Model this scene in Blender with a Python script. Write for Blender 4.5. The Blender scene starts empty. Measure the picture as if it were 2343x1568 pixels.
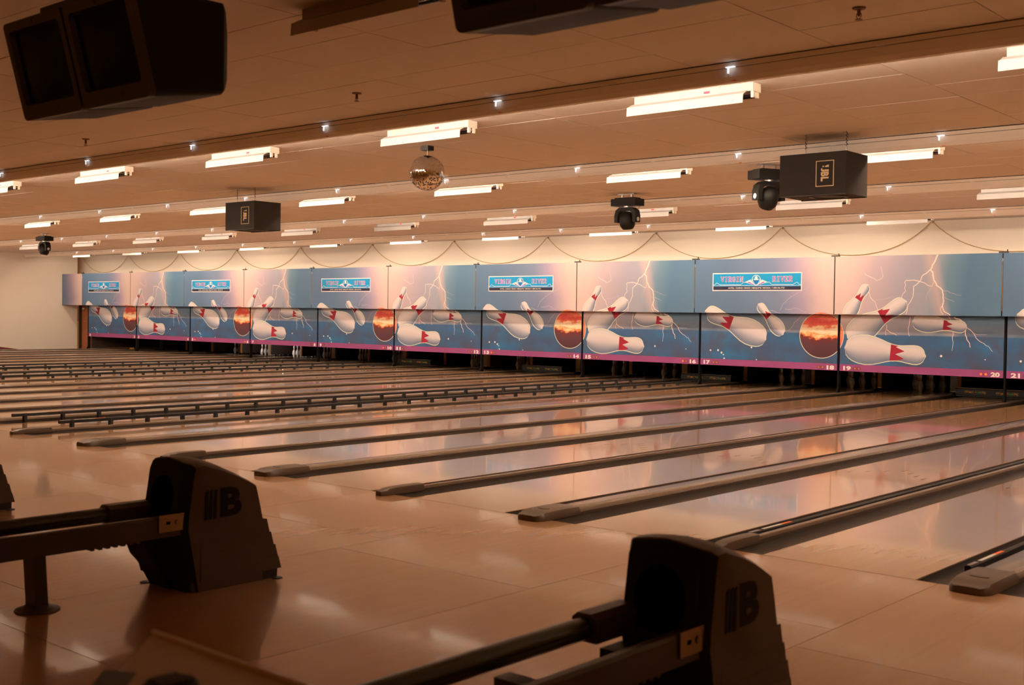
import bpy, math, random
from mathutils import Vector, Matrix
random.seed(7)
S = bpy.context.scene
COL = S.collection

# ------------------------------------------------------------------ camera
CAMP = (7.5114, -7.0372, 1.6047)
cam = bpy.data.cameras.new('camera'); camo = bpy.data.objects.new('camera', cam)
COL.objects.link(camo); S.camera = camo
cam.sensor_width = 36.0; cam.sensor_fit = 'HORIZONTAL'; cam.lens = 2674.7 / 2343.0 * 36.0
cam.clip_end = 200
camo.matrix_world = (Matrix.Translation(CAMP) @ Matrix.Rotation(0.7163, 4, 'Z')
                     @ Matrix.Rotation(math.pi / 2 - 0.0251, 4, 'X') @ Matrix.Rotation(0.0141, 4, 'Z'))
cam.dof.use_dof = True; cam.dof.focus_distance = 22.0; cam.dof.aperture_fstop = 4.0
# ------------------------------------------------------------------ light, world, exposure
wd = bpy.data.worlds.new('world'); S.world = wd; wd.use_nodes = True
WORLD_COL = (1.0, 0.33, 0.045, 1); WORLD_STR = 0.19
bg = wd.node_tree.nodes['Background']; bg.inputs[0].default_value = WORLD_COL; bg.inputs[1].default_value = WORLD_STR
LIGHT_COL = (1.0, 0.76, 0.56)      # fluorescent light as the camera's white balance shows it
TUBE_STR = 108.0               # emission of the cove tubes behind the ceiling beams
vs = S.view_settings
vs.view_transform = 'Standard'; vs.look = 'None'; vs.exposure = 0.0; vs.gamma = 1.0; vs.use_curve_mapping = False

# ------------------------------------------------------------------ shared dimensions (metres)
W = 3.378; GN = 0.5415; GW = 0.7283; LW = 1.0541; GUT = 0.235
YU, YM = 15.615, 15.87                    # upper and lower masking planes
ZT, ZB, ZL = 2.8687, 1.675, 0.494         # masking heights
ZC = 3.6                                  # ceiling
XL_WALL = -35.29; Y_WALL = 16.6
def divx(k): return (k - 20) / 2 * W      # division between lane k and k+1
def lane_c(k):
    return divx(k - 1) + (GN if k % 2 else GW) / 2 + LW / 2

# ------------------------------------------------------------------ materials
MATS = {}
def pmat(name, col, rough=.5, metal=0., coat=0., emit=None, es=0., noise=None, bump=0., spec=None):
    if name in MATS: return MATS[name]
    m = bpy.data.materials.new(name); m.use_nodes = True; nt = m.node_tree
    b = nt.nodes['Principled BSDF']
    b.inputs['Base Color'].default_value = (*col, 1); b.inputs['Roughness'].default_value = rough
    b.inputs['Metallic'].default_value = metal; b.inputs['Coat Weight'].default_value = coat
    b.inputs['Coat Roughness'].default_value = .08
    if spec is None and name.split('_')[0] in ('ink', 'sign', 'strip'): spec = .12
    if spec is not None: b.inputs['Specular IOR Level'].default_value = spec
    if emit: b.inputs['Emission Color'].default_value = (*emit, 1); b.inputs['Emission Strength'].default_value = es
    n = noise or (40., .12)
    tc = nt.nodes.new('ShaderNodeTexCoord'); nz = nt.nodes.new('ShaderNodeTexNoise')
    nz.inputs['Scale'].default_value = n[0]; nz.inputs['Detail'].default_value = 4
    nt.links.new(tc.outputs['Object'], nz.inputs['Vector'])
    mx = nt.nodes.new('ShaderNodeMix'); mx.data_type = 'RGBA'
    mx.inputs[6].default_value = (*[c * (1 - n[1]) for c in col], 1)
    mx.inputs[7].default_value = (*[min(1, c * (1 + n[1])) for c in col], 1)
    nt.links.new(nz.outputs['Fac'], mx.inputs[0]); nt.links.new(mx.outputs[2], b.inputs['Base Color'])
    if bump:
        bp = nt.nodes.new('ShaderNodeBump'); bp.inputs['Strength'].default_value = bump; bp.inputs['Distance'].default_value = .004
        nt.links.new(nz.outputs['Fac'], bp.inputs['Height']); nt.links.new(bp.outputs[0], b.inputs['Normal'])
    MATS[name] = m; return m

class G:
    """tiny node-graph helper"""
    def __init__(s, name, rough=.5, coat=0.):
        s.m = bpy.data.materials.new(name); s.m.use_nodes = True; s.nt = s.m.node_tree
        s.b = s.nt.nodes['Principled BSDF']; s.b.inputs['Roughness'].default_value = rough
        s.b.inputs['Coat Weight'].default_value = coat
        if name.startswith('print'): s.b.inputs['Specular IOR Level'].default_value = .12
        MATS[name] = s.m
    def n(s, t): return s.nt.nodes.new(t)
    def put(s, sock, v):
        if isinstance(v, bpy.types.NodeSocket): s.nt.links.new(v, sock)
        else: sock.default_value = v
    def obj(s):
        if not hasattr(s, '_o'): s._o = s.n('ShaderNodeTexCoord')
        return s._o.outputs['Object']
    def uv(s):
        s.obj(); return s._o.outputs['UV']
    def xyz(s, v):
        k = s.n('ShaderNodeSeparateXYZ'); s.put(k.inputs[0], v); return k.outputs
    def vec(s, x, y, z):
        k = s.n('ShaderNodeCombineXYZ')
        for i, a in enumerate((x, y, z)): s.put(k.inputs[i], a)
        return k.outputs[0]
    def ma(s, op, a, b=0., clamp=False):
        k = s.n('ShaderNodeMath'); k.operation = op; k.use_clamp = clamp; s.put(k.inputs[0], a); s.put(k.inputs[1], b); return k.outputs[0]
    def noise(s, v, scale, detail=4, rough=.55):
        k = s.n('ShaderNodeTexNoise'); s.put(k.inputs['Vector'], v); k.inputs['Scale'].default_value = scale
        k.inputs['Detail'].default_value = detail; k.inputs['Roughness'].default_value = rough; return k.outputs['Fac']
    def white(s, v):
        k = s.n('ShaderNodeTexWhiteNoise'); k.noise_dimensions = '3D'; s.put(k.inputs['Vector'], v); return k.outputs['Value']
    def ramp(s, f, stops, interp='LINEAR'):
        k = s.n('ShaderNodeValToRGB'); k.color_ramp.interpolation = interp; e = k.color_ramp.elements
        while len(e) < len(stops): e.new(.5)
        for i, (p, c) in enumerate(stops):
            e[i].position = p; e[i].color = (*c, 1)
        s.put(k.inputs[0], f); return k.outputs[0]
    def mix(s, f, a, b):
        k = s.n('ShaderNodeMix'); k.data_type = 'RGBA'; s.put(k.inputs[0], f)
        for i, v in ((6, a), (7, b)):
            s.put(k.inputs[i], v if isinstance(v, bpy.types.NodeSocket) else (*v, 1))
        return k.outputs[2]
    def sstep(s, v, a, b):
        k = s.n('ShaderNodeMapRange'); k.interpolation_type = 'SMOOTHSTEP'; s.put(k.inputs[0], v)
        k.inputs[1].default_value = a; k.inputs[2].default_value = b; return k.outputs[0]
    def bump(s, h, st, d=.003):
        k = s.n('ShaderNodeBump'); k.inputs['Strength'].default_value = st; k.inputs['Distance'].default_value = d
        s.put(k.inputs['Height'], h); s.put(s.b.inputs['Normal'], k.outputs[0])
    def out(s, c): s.put(s.b.inputs['Base Color'], c); return s.m

def wood_lane(name, c0, c1, rough, coat, board=.0262, rnd=True):
    g = G(name, rough, coat); g.b.inputs['Coat Roughness'].default_value = .05
    o = g.xyz(g.obj())
    info = g.n('ShaderNodeObjectInfo')
    bx = g.ma('FLOOR', g.ma('DIVIDE', o[0], board))
    by = g.ma('FLOOR', g.ma('DIVIDE', g.ma('ADD', o[1], g.ma('MULTIPLY', g.white(g.vec(bx, 3., 1.)), 4.)), 3.6))
    rr = g.white(g.vec(bx, by, info.outputs['Random'] if rnd else 0.))
    grain = g.noise(g.vec(g.ma('MULTIPLY', o[0], 28.), g.ma('MULTIPLY', o[1], 1.6), rr), 1.0, 2)
    c = g.mix(rr, c0, c1)
    c = g.mix(g.ma('MULTIPLY', grain, .16), c, tuple(x * .45 for x in c0))
    g.out(c)
    return g.m
LANE = wood_lane('lane_maple', (.565, .320, .155), (.53, .295, .14), .16, .6)
APPR = wood_lane('approach_maple', (.490, .262, .122), (.47, .25, .114), .26, .6, board=.03)

CEIL = G('ceiling_tile', .9)
_o = CEIL.obj(); _f = CEIL.noise(_o, 3., 3); _p = CEIL.noise(_o, 130., 2)
_c = CEIL.mix(_f, (.80, .72, .64), (.74, .66, .58)); CEIL.bump(_p, .25, .004); CEILM = CEIL.out(_c)
GRID = pmat('ceiling_grid', (.55, .48, .40), .7)
WALLG = G('wall_paint', .85); _o = WALLG.obj()
WALLG.bump(WALLG.noise(_o, 60., 3), .15, .003); WALLM = WALLG.out(WALLG.mix(WALLG.noise(_o, .7, 3), (.84, .77, .68), (.79, .71, .61)))
FASC = pmat('fascia_paint', (.86, .78, .69), .6, noise=(2., .05))
BLACKGAP = pmat('shadow_gap_black', (.012, .011, .01), .8)
GUTM = pmat('gutter_plastic', (.034, .024, .017), .45, noise=(6., .2))
CAPM = pmat('capping_plastic', (.22, .155, .110), .26, coat=.3, noise=(9., .15))
CAPD = pmat('capping_edge', (.085, .058, .040), .4)
NOSE = pmat('nose_cap_plastic', (.105, .070, .046), .34, noise=(20., .15))
DARK = pmat('black_paint', (.012, .011, .010), .45)
RUB = pmat('rubber_black', (.018, .017, .016), .6)
POSTM = pmat('post_black', (.006, .0055, .005), .7, spec=.08)
PITB = pmat('pit_curtain', (.010, .009, .008), .9)
CURB = pmat('maroon_carpet', (.16, .03, .035), .95, bump=.5)
TAN = pmat('kickback_tan', (.55, .36, .17), .6, noise=(12., .2))
ORWOOD = pmat('kickback_orange_wood', (.42, .16, .05), .5, noise=(14., .25))
KICK = pmat('kickback_dark', (.045, .028, .018), .6)
GREYP = pmat('kickback_grey', (.42, .40, .36), .5)
DOORM = pmat('door_wood', (.30, .085, .025), .45, noise=(6., .3))
FRM = pmat('door_frame', (.022, .014, .010), .5)
PINW = pmat('pin_white', (.86, .84, .80), .25, coat=.5, noise=(5., .03))
PINR = pmat('pin_red', (.62, .02, .02), .3, coat=.4)
WHITE_MET = pmat('fixture_white', (.36, .35, .345), .6, noise=(2., .04))
SOCK = pmat('lamp_socket', (.80, .72, .62), .5)
STICK = pmat('red_sticker', (.75, .03, .08), .5)
TUBE = pmat('fluorescent_tube', (.9, .9, .9), .3, emit=LIGHT_COL, es=TUBE_STR)
TUBE_DIM = pmat('fluorescent_tube_worn', (.9, .9, .9), .3, emit=LIGHT_COL, es=TUBE_STR * .25)
BLT = pmat('blacklight_tube', (.012, .008, .018), .2, coat=.4)
OFFM = pmat('unlit_fixture', (.34, .26, .20), .5)  # fixture white toned brown, its unlit look put into the colour
METAL = pmat('steel', (.55, .53, .50), .3, metal=1.)
CHROME = pmat('chrome', (.30, .21, .14), .35, metal=1.)
ORANGE = pmat('orange_plastic', (.9, .22, .03), .4)
CLIPGLOW = pmat('clip_added_glow', (.9, .92, .95), .3, emit=(.85, .93, 1.), es=.9)  # glow added to the clip, standing in for light leaking from the cove
CLIPW = pmat('white_clip', (.9, .92, .95), .3)
ROPE = pmat('rope_gold', (.48, .34, .15), .6, noise=(60., .5))
CHAIN = pmat('chain_dark', (.10, .055, .03), .5)
SPK = pmat('speaker_carpet', (.028, .022, .018), .85, noise=(120., .5), bump=.4)
CREAM = pmat('logo_cream', (.78, .60, .34), .5)
MHB = pmat('moving_head_black', (.006, .0055, .005), .5, spec=.25)
GLASS_L = pmat('lens_glass', (.15, .14, .13), .05, coat=1.)
MIRROR = pmat('mirror_tile', (.88, .86, .84), .05, metal=1.)
BRH = pmat('ball_return_brown', (.080, .049, .033), .5, noise=(60., .15), bump=.2)
BRF = pmat('ball_return_front', (.010, .011, .011), .6, spec=.2)
BRE = pmat('ball_return_emblem', (.018, .014, .013), .6, spec=.1)
GREENT = pmat('dark_green_tube', (.012, .020, .012), .35, coat=.3)
RAILB = pmat('return_rail', (.045, .028, .022), .45)
HOLE = pmat('opening_black', (.002, .002, .002), 1., spec=0.)
BEZ = pmat('tv_bezel', (.034, .022, .015), .5)
TVC = pmat('tv_casing', (.006, .005, .005), .6, spec=.2)
SCR = pmat('tv_screen', (.003, .003, .004), .3, spec=.06)
CONS = pmat('console_grey', (.52, .38, .28), .5, noise=(90., .12))
CONE = pmat('console_edge', (.62, .46, .34), .5)
BRASS = pmat('sprinkler_brass', (.16, .08, .03), .4, metal=.6)
LABW = pmat('label_white', (.75, .72, .66), .5)
LABO = pmat('label_orange', (.85, .16, .03), .5)
# print inks
INKW = pmat('ink_white', (.74, .69, .68), .5)
INKPUR = pmat('strip_magenta', (.245, .060, .18), .45, noise=(1.5, .06))
INKBLUE = pmat('sign_blue', (.008, .24, .50), .45, noise=(2., .08))
INKDK = pmat('sign_dark', (.02, .022, .05), .5)
INKVIO = pmat('sign_violet', (.30, .10, .42), .5)
INKRED = pmat('ink_red', (.27, .016, .036), .5, noise=(8., .2))
INKLT = pmat('ink_lightning', (.90, .66, .60), .5)
INKLF = pmat('ink_lightning_faint', (.46, .40, .47), .5)
GLOW = pmat('ink_pin_glow', (.60, .62, .52), .5)
REDON = pmat('signal_lamp_lit', (.9, .05, .02), .3, emit=(1., .06, .02), es=2.2)
REDOFF = pmat('signal_lamp_unlit', (.42, .12, .05), .3)
YEL = pmat('ink_yellow', (.85, .62, .08), .5); GRN = pmat('ink_green', (.05, .70, .18), .5); RDT = pmat('ink_red_text', (.85, .10, .05), .5)

def print_bg(name, kind):
    g = G(name, .45); o = g.obj(); x = g.xyz(o)
    cl = g.noise(o, 1.1, 4); c2 = g.noise(g.vec(g.ma('MULTIPLY', x[0], .55), x[1], x[2]), 1.7, 4)
    u = g.ma('DIVIDE', x[0], W)
    peach, pink, lil, gb, teal = (.86, .68, .66), (.74, .57, .62), (.50, .46, .60), (.26, .36, .50), (.11, .23, .40)
    if kind == 'A':
        uu = g.ma('ADD', g.ma('ADD', u, g.ma('MULTIPLY', g.ma('SUBTRACT', x[2], 2.2), .06)), g.ma('MULTIPLY', g.ma('SUBTRACT', cl, .5), .10))
        sky = g.ramp(uu, [(0., (.12, .225, .39)), (.30, (.13, .225, .38)), (.62, (.21, .28, .45)), (.76, (.43, .38, .57)), (.87, pink), (.95, peach), (1., peach)])
    else:
        uu = g.ma('ADD', g.ma('SUBTRACT', u, g.ma('MULTIPLY', g.ma('SUBTRACT', x[2], 2.2), .05)), g.ma('MULTIPLY', g.ma('SUBTRACT', cl, .5), .08))
        sky = g.ramp(uu, [(0., peach), (.10, (.84, .65, .65)), (.22, (.66, .54, .62)), (.42, (.46, .44, .56)), (.60, (.40, .44, .56)), (.69, (.17, .31, .44)), (.80, teal), (1., (.12, .24, .39))])
        gl = g.ma('SUBTRACT', 1., g.ma('MULTIPLY', g.ma('ABSOLUTE', g.ma('SUBTRACT', x[0], g.ma('ADD', 2.13, g.ma('MULTIPLY', g.ma('SUBTRACT', 2.2, x[2]), .22)))), 5.), True)
        sky = g.mix(g.ma('MULTIPLY', gl, .55), sky, (.90, .62, .58))
    low = g.mix(g.sstep(c2, .38, .62), (.16, .18, .24), (.28, .30, .37))
    sky = g.mix(g.ma('MULTIPLY', g.sstep(x[2], 1.72, 1.35), .55), sky, low)
    sea = g.ramp(c2, [(0., (.080, .092, .19)), (.36, (.072, .122, .25)), (.48, (.060, .15, .32)), (.60, (.042, .20, .44)), (1., (.06, .23, .52))])
    sea = g.mix(g.sstep(cl, .50, .66), sea, (.10, .105, .17))
    zz = g.ma('ADD', x[2], g.ma('MULTIPLY', g.ma('SUBTRACT', c2, .5), .03))
    c = g.mix(g.sstep(zz, 1.285, 1.255), sky, sea)
    c = g.mix(.36, c, (0., 0., 0.))
    return g.out(c)
BGA = print_bg('print_sky_logo', 'A'); BGB = print_bg('print_sky_lightning', 'B')
def pin_print():
    g = G('print_pin', .45); v = g.xyz(g.uv())
    c = g.ramp(v[1], [(0., (.15, .20, .31)), (.12, (.24, .28, .40)), (.30, (.44, .45, .55)), (.50, (.74, .69, .74)), (.75, (.86, .79, .80)), (.92, (.80, .76, .79)), (1., (.66, .66, .72))])
    c = g.mix(.27, c, (0., 0., 0.))
    return g.out(c)
PINP = pin_print()
def fire_print():
    g = G('print_fireball', .45); x = g.xyz(g.obj())
    px = g.ma('SUBTRACT', x[0], 2.98); pz = g.ma('SUBTRACT', x[2], 1.235)
    nz = g.noise(g.vec(g.ma('MULTIPLY', px, 2.2), 0., g.ma('MULTIPLY', pz, 5.)), 1.6, 5, .6)
    h = g.ma('ADD', g.ma('ADD', pz, .5), g.ma('MULTIPLY', g.ma('SUBTRACT', nz, .5), .42))
    h = g.ma('SUBTRACT', h, g.ma('MULTIPLY', g.ma('ABSOLUTE', g.ma('SUBTRACT', px, .05)), .10))
    c = g.ramp(h, [(0., (.085, .035, .05)), (.30, (.11, .045, .06)), (.42, (.16, .03, .035)), (.455, (.90, .25, .08)), (.50, (1., .74, .42)), (.56, (1., .88, .66)), (.62, (1., .72, .45)), (.68, (.80, .16, .09)), (.78, (.60, .06, .07)), (.88, (.85, .22, .12)), (1., (.55, .05, .07))])
    c = g.mix(.22, c, (0., 0., 0.))
    return g.out(c)
FIRE = fire_print()

# ------------------------------------------------------------------ mesh builders
KIDS = {}
class MB:
    def __init__(s): s.v = []; s.f = []; s.uvs = None
    def add(s, vs, fs):
        b = len(s.v); s.v += [tuple(p) for p in vs]; s.f += [tuple(b + i for i in f) for f in fs]; return s
    def box(s, x0, x1, y0, y1, z0, z1):
        return s.add([(x0, y0, z0), (x1, y0, z0), (x1, y1, z0), (x0, y1, z0), (x0, y0, z1), (x1, y0, z1), (x1, y1, z1), (x0, y1, z1)],
                     [(0, 3, 2, 1), (4, 5, 6, 7), (0, 1, 5, 4), (1, 2, 6, 5), (2, 3, 7, 6), (3, 0, 4, 7)])
    def prism(s, poly, a, b, axis='y'):
        """extrude polygon (2D) along an axis; axis y: poly=(x,z); axis x: poly=(y,z); axis z: poly=(x,y)"""
        f = {'y': lambda p, t: (p[0], t, p[1]), 'x': lambda p, t: (t, p[0], p[1]), 'z': lambda p, t: (p[0], p[1], t)}[axis]
        n = len(poly); vs = [f(p, a) for p in poly] + [f(p, b) for p in poly]
        return s.add(vs, [tuple(range(n - 1, -1, -1)), tuple(range(n, 2 * n))] + [(i, (i + 1) % n, n + (i + 1) % n, n + i) for i in range(n)])
    def loft(s, rings, cap=True):
        n = len(rings[0]); vs = [p for r in rings for p in r]; fs = []
        for k in range(len(rings) - 1):
            for i in range(n):
                j = (i + 1) % n; fs.append((k * n + i, k * n + j, (k + 1) * n + j, (k + 1) * n + i))
        if cap: fs += [tuple(range(n - 1, -1, -1)), tuple(range((len(rings) - 1) * n, len(rings) * n))]
        return s.add(vs, fs)
    def tube(s, pts, r, n=8, cap=True):
        pts = [Vector(p) for p in pts]; rings = []
        for i, p in enumerate(pts):
            d = (pts[min(i + 1, len(pts) - 1)] - pts[max(i - 1, 0)]).normalized()
            up = Vector((0, 0, 1)) if abs(d.z) < .9 else Vector((0, 1, 0))
            a = d.cross(up).normalized(); b = a.cross(d)
            rr = r[i] if isinstance(r, (list, tuple)) else r
            rings.append([p + (a * math.cos(t) + b * math.sin(t)) * rr for t in [2 * math.pi * k / n for k in range(n)]])
        return s.loft(rings, cap)
    def lathe(s, prof, n=16, c=(0, 0, 0)):
        rings = [[(c[0] + max(r, 1e-4) * math.cos(2 * math.pi * k / n), c[1] + max(r, 1e-4) * math.sin(2 * math.pi * k / n), c[2] + z) for k in range(n)] for r, z in prof]
        return s.loft(rings)
    def ring(s, c, r0, r1, axis, d, n=20, ry=1.):
        """flat annulus/disc prism about centre"""
        o = []
        for r, t in ((r1, -d / 2), (r1, d / 2), (r0, d / 2), (r0, -d / 2)):
            for k in range(n):
                a = 2 * math.pi * k / n; p, q = r * math.cos(a), r * ry * math.sin(a)
                o.append({'y': (c[0] + p, c[1] + t, c[2] + q), 'z': (c[0] + p, c[1] + q, c[2] + t), 'x': (c[0] + t, c[1] + p, c[2] + q)}[axis])
        return s.add(o, [(m * n + i, m * n + (i + 1) % n, ((m + 1) % 4) * n + (i + 1) % n, ((m + 1) % 4) * n + i) for m in range(4) for i in range(n)])
    def xf(s, M):
        s.v = [tuple(M @ Vector(p)) for p in s.v]; return s
    def mesh(s, name, mat, smooth=False):
        me = bpy.data.meshes.new(name); me.from_pydata(s.v, [], s.f); me.materials.append(mat)
        if s.uvs:
            ul = me.uv_layers.new(name='UVMap')
            for l in me.loops: ul.data[l.index].uv = s.uvs[l.vertex_index]
        if smooth:
            me.polygons.foreach_set('use_smooth', [True] * len(me.polygons))
            me.set_sharp_from_angle(angle=math.radians(38))
        import bmesh as _b
        bm = _b.new(); bm.from_mesh(me); _b.ops.recalc_face_normals(bm, faces=bm.faces); bm.to_mesh(me); bm.free()
        me.update(); return me
    def obj(s, name, mat, parent=None, smooth=False, loc=(0, 0, 0)):
        return link(name, s.mesh(name, mat, smooth), parent, loc)
def link(name, data, parent=None, loc=(0, 0, 0)):
    o = bpy.data.objects.new(name, data); COL.objects.link(o); o.location = loc
    if parent:
        o.parent = parent; KIDS.setdefault(parent.name, []).append(o)
    return o
def bx(name, mat, parent, *a): return MB().box(*a).obj(name, mat, parent)
def tag(o, label, cat, group=None, kind=None):
    if kind: o['kind'] = kind
    o['label'] = label; o['category'] = cat
    if group: o['group'] = group
    return o
def thing(name, label, cat, loc=(0, 0, 0), group=None, kind=None):
    return tag(link(name, None, None, loc), label, cat, group, kind)
def dup(root, loc, label=None, group=None, rot=None):
    """copy a thing with its parts and sub-parts (mesh data shared)"""
    def rec(o, par):
        c = o.copy(); COL.objects.link(c); c.parent = par
        if par: KIDS.setdefault(par.name, []).append(c)
        for ch in KIDS.get(o.name, []): rec(ch, c)
        return c
    r = rec(root, None); r.location = loc
    if rot is not None: r.rotation_euler = rot
    if label: r['label'] = label
    if group: r['group'] = group
    return r
def textmb(body, x0, x1, z0, z1, y, bold=0., depth=.002, align='fit', spacing=1.):
    """lettering fitted to a rectangle in an XZ plane facing -Y"""
    cu = bpy.data.curves.new('t', 'FONT'); cu.body = body; cu.size = 1.; cu.offset = bold; cu.resolution_u = 3; cu.space_character = spacing
    o = bpy.data.objects.new('t', cu); COL.objects.link(o)
    dg = bpy.context.evaluated_depsgraph_get(); me = bpy.data.meshes.new_from_object(o.evaluated_get(dg))
    vs = [tuple(v.co) for v in me.vertices]; fs = [tuple(p.vertices) for p in me.polygons]
    bpy.data.objects.remove(o); bpy.data.curves.remove(cu); bpy.data.meshes.remove(me)
    ax, bx_ = min(v[0] for v in vs), max(v[0] for v in vs); ay, by = min(v[1] for v in vs), max(v[1] for v in vs)
    sx = (x1 - x0) / (bx_ - ax); sy = (z1 - z0) / (by - ay)
    m = MB(); m.add([(x0 + (v[0] - ax) * sx, y, z0 + (v[1] - ay) * sy) for v in vs], fs); return m

# =================================================================== ROOM
st = 'structure'
bx_floor = thing('floor', 'light maple bowling approach floor in front of the lanes', 'floor', kind=st)
MB().box(-36.5, 12, -12, -.002, -.12, -.012).obj('subfloor', CAPD, bx_floor)
cols = [1.47 + 1.689 * n for n in range(-22, 7)]; pm = {}
for i in range(len(cols) - 1):
    cut = -1.43 if i % 2 else -1.85
    for (a, b) in ((cut, -.003), (cut - 2.44, cut), (cut - 4.88, cut - 2.44), (cut - 7.3, cut - 4.88)):
        key = (i % 2, a)
        if key not in pm:
            pm[key] = MB().box(.002, 1.687, a + .002, b - .002, -.03, 0).mesh('approach_panel', APPR)
        link('approach_panel', pm[key], bx_floor, (cols[i], 0, 0))
lb = MB().box(-36.5, 12, 0, 19.6, -.26, -.2).obj('floor_lane_bed', PITB); tag(lb, 'dark bed under the bowling lanes', 'floor', kind=st)

# side wall, end wall above the pin pits
w = MB().box(XL_WALL - .15, XL_WALL, -12, 16.25, -.2, ZC + .1).obj('wall_left', WALLM); tag(w, 'cream painted side wall beside lane 1', 'wall', kind=st)
w = MB().box(-36.2, 12, Y_WALL, Y_WALL + .15, 1.05, ZC + .1).obj('wall_back', WALLM); tag(w, 'cream painted end wall above the pin decks', 'wall', kind=st)
w = MB().box(-36.5, 12, 19.45, 19.6, -.26, 2.2).obj('wall_pit', PITB); tag(w, 'black curtain wall behind the pins', 'wall', kind=st)
w = MB().box(-34.3, 12, 16.9, 19.5, .62, .72).box(-34.3, 12, 16.75, 16.9, .62, 1.2).obj('ceiling_pit_blocker', PITB); tag(w, 'unseen black cover added above the pin decks to keep them dark', 'ceiling', kind=st)  # unseen slab added to keep light out of the pin decks
dr = thing('door_1', 'red-brown wooden door in a dark frame beside lane 1', 'door', (-35.25, 16.36, 0), kind=st)
bx('door_frame', FRM, dr, -.02, .10, -.06, .04, -.05, 2.1); bx('door_leaf', DOORM, dr, .10, .72, 0, .045, -.05, 2.1)
bx('door_frame', FRM, dr, -.02, .76, -.06, .04, 2.1, 2.2)
bx('door_sign', LABW, dr, .13, .30, -.006, 0, 1.52, 1.58); bx('door_pull', METAL, dr, .28, .42, -.02, 0, 1.05, 1.065)
c = MB().add([(XL_WALL, 2., 0), (XL_WALL, 13.85, 0), (XL_WALL, 2., .30), (XL_WALL, 12.0, .24), (XL_WALL + .05, 2., 0), (XL_WALL + .05, 13.85, 0), (XL_WALL + .05, 2., .30), (XL_WALL + .05, 12.0, .24)],
             [(0, 1, 3, 2), (4, 6, 7, 5), (2, 3, 7, 6), (3, 1, 5, 7), (0, 2, 6, 4), (0, 4, 5, 1)]).obj('baseboard_left', CURB)
tag(c, 'maroon carpeted curb sloping down along the cream side wall', 'baseboard', kind=st)
w = MB().box(-36.2, -34.92, 17.0, 17.1, -.05, 1.1).obj('wall_return', WALLM); tag(w, 'short cream wall piece seen below the panel number one', 'wall', kind=st)
# ceiling: grid plane + lay-in tiles
ce = thing('ceiling', 'suspended ceiling of pale lay-in tiles over the lanes', 'ceiling', kind=st)
MB().box(-36.2, 12, -12, 16.75, ZC + .012, ZC + .1).obj('ceiling_grid', GRID, ce)
TX, TY = 1.2192, .6096; X0, Y0 = 1.174, -1.391
tiles = []
for i in range(-30, 9):
    for j in range(-17, 31):
        xa, ya = X0 + TX * i, Y0 + TY * j
        if xa < XL_WALL - .9 or ya + TY > 16.62 or ya < -11.9 or xa + TX > 12: continue
        d = math.hypot(xa + .6 - CAMP[0], ya + .3 - CAMP[1])
        dx, dy = xa + .6 - CAMP[0], ya + .3 - CAMP[1]
        ang = math.atan2(-dx, dy) - .7163; vis = abs(ang) < .43 and d > 4.0
        tiles.append((0 if vis else 1, d, xa, ya))
tiles.sort(); tm = MB().box(.004, TX - .004, .004, TY - .004, 0, .02).mesh('ceiling_tile', CEILM); rest = MB()
for n, (v, d, xa, ya) in enumerate(tiles):
    dz = random.uniform(-.0015, .002)
    if n < 300: link('ceiling_tile', tm, ce, (xa, ya, ZC + dz))
    else: rest.box(xa + .004, xa + TX - .004, ya + .004, min(ya + TY - .004, 16.6), ZC + dz, ZC + .02)
ro = rest.obj('far_ceiling_tiles', CEILM, ce); ro['kind'] = 'stuff'
BEAMS = [1.02, 5.345, 9.70, 14.14]
for n, yb in enumerate(BEAMS):
    t = thing('trim_%d' % (n + 1), 'painted ceiling fascia beam, number %d counted from the seating towards the pins' % (n + 1), 'beam', (0, yb, 0), kind=st)
    a, b = XL_WALL, 12
    MB().prism([(-.012, 3.592), (-.012, 3.553), (.0, 3.553), (.07, 3.553), (.07, 3.592)], a, b, 'x').obj('upper_band', FASC, t)
    MB().prism([(-.004, 3.549), (-.004, 3.482), (.012, 3.443), (.07, 3.443), (.07, 3.549)], a, b, 'x').obj('lower_band', FASC, t)
    MB().prism([(.0, 3.601), (.0, 3.545), (.06, 3.545), (.06, 3.601)], a, b, 'x').obj('shadow_gap', BLACKGAP, t)

# =================================================================== LANES
def gutter_poly():
    n = 8; p = [(GUT / 2 * .96 * math.cos(math.pi + math.pi * i / n), -.004 + .088 * math.sin(math.pi + math.pi * i / n)) for i in range(n + 1)]
    p = [(-GUT / 2, -.004)] + p + [(GUT / 2, -.004), (GUT / 2, -.14), (-GUT / 2, -.14)]
    return p
GUTME = MB()
gp = gutter_poly(); nq = len(gp)
GUTME.loft([[(x, y, z) for x, z in gp] for y in (.004, 18.9)], cap=False)
GUTME = GUTME.mesh('gutter', GUTM, True)
LANEME = MB().box(-LW / 2 + .001, LW / 2 - .001, .003, 18.95, -.14, 0).mesh('lane_surface', LANE)
INL = pmat('inlay_dark_board', (.10, .05, .025), .3, coat=.4)
INLME = MB()
INLME.box(-.006, .006, 0, .75, -.002, .0006)
INLME = INLME.mesh('board_inlay', INL)
ARR = MB().add([(-.014, 0, .0006), (.014, 0, .0006), (0, .15, .0006), (-.014, 0, -.001), (.014, 0, -.001), (0, .15, -.001)], [(0, 1, 2), (3, 5, 4), (0, 3, 4, 1), (1, 4, 5, 2), (2, 5, 3, 0)]).mesh('aiming_arrow', INL)
NL = 26
def num(n):
    one = 'zero one two three four five six seven eight nine ten eleven twelve thirteen fourteen fifteen sixteen seventeen eighteen nineteen'.split()
    return one[n] if n < 20 else 'twenty' + ('' if n == 20 else '-' + one[n - 20])
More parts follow.
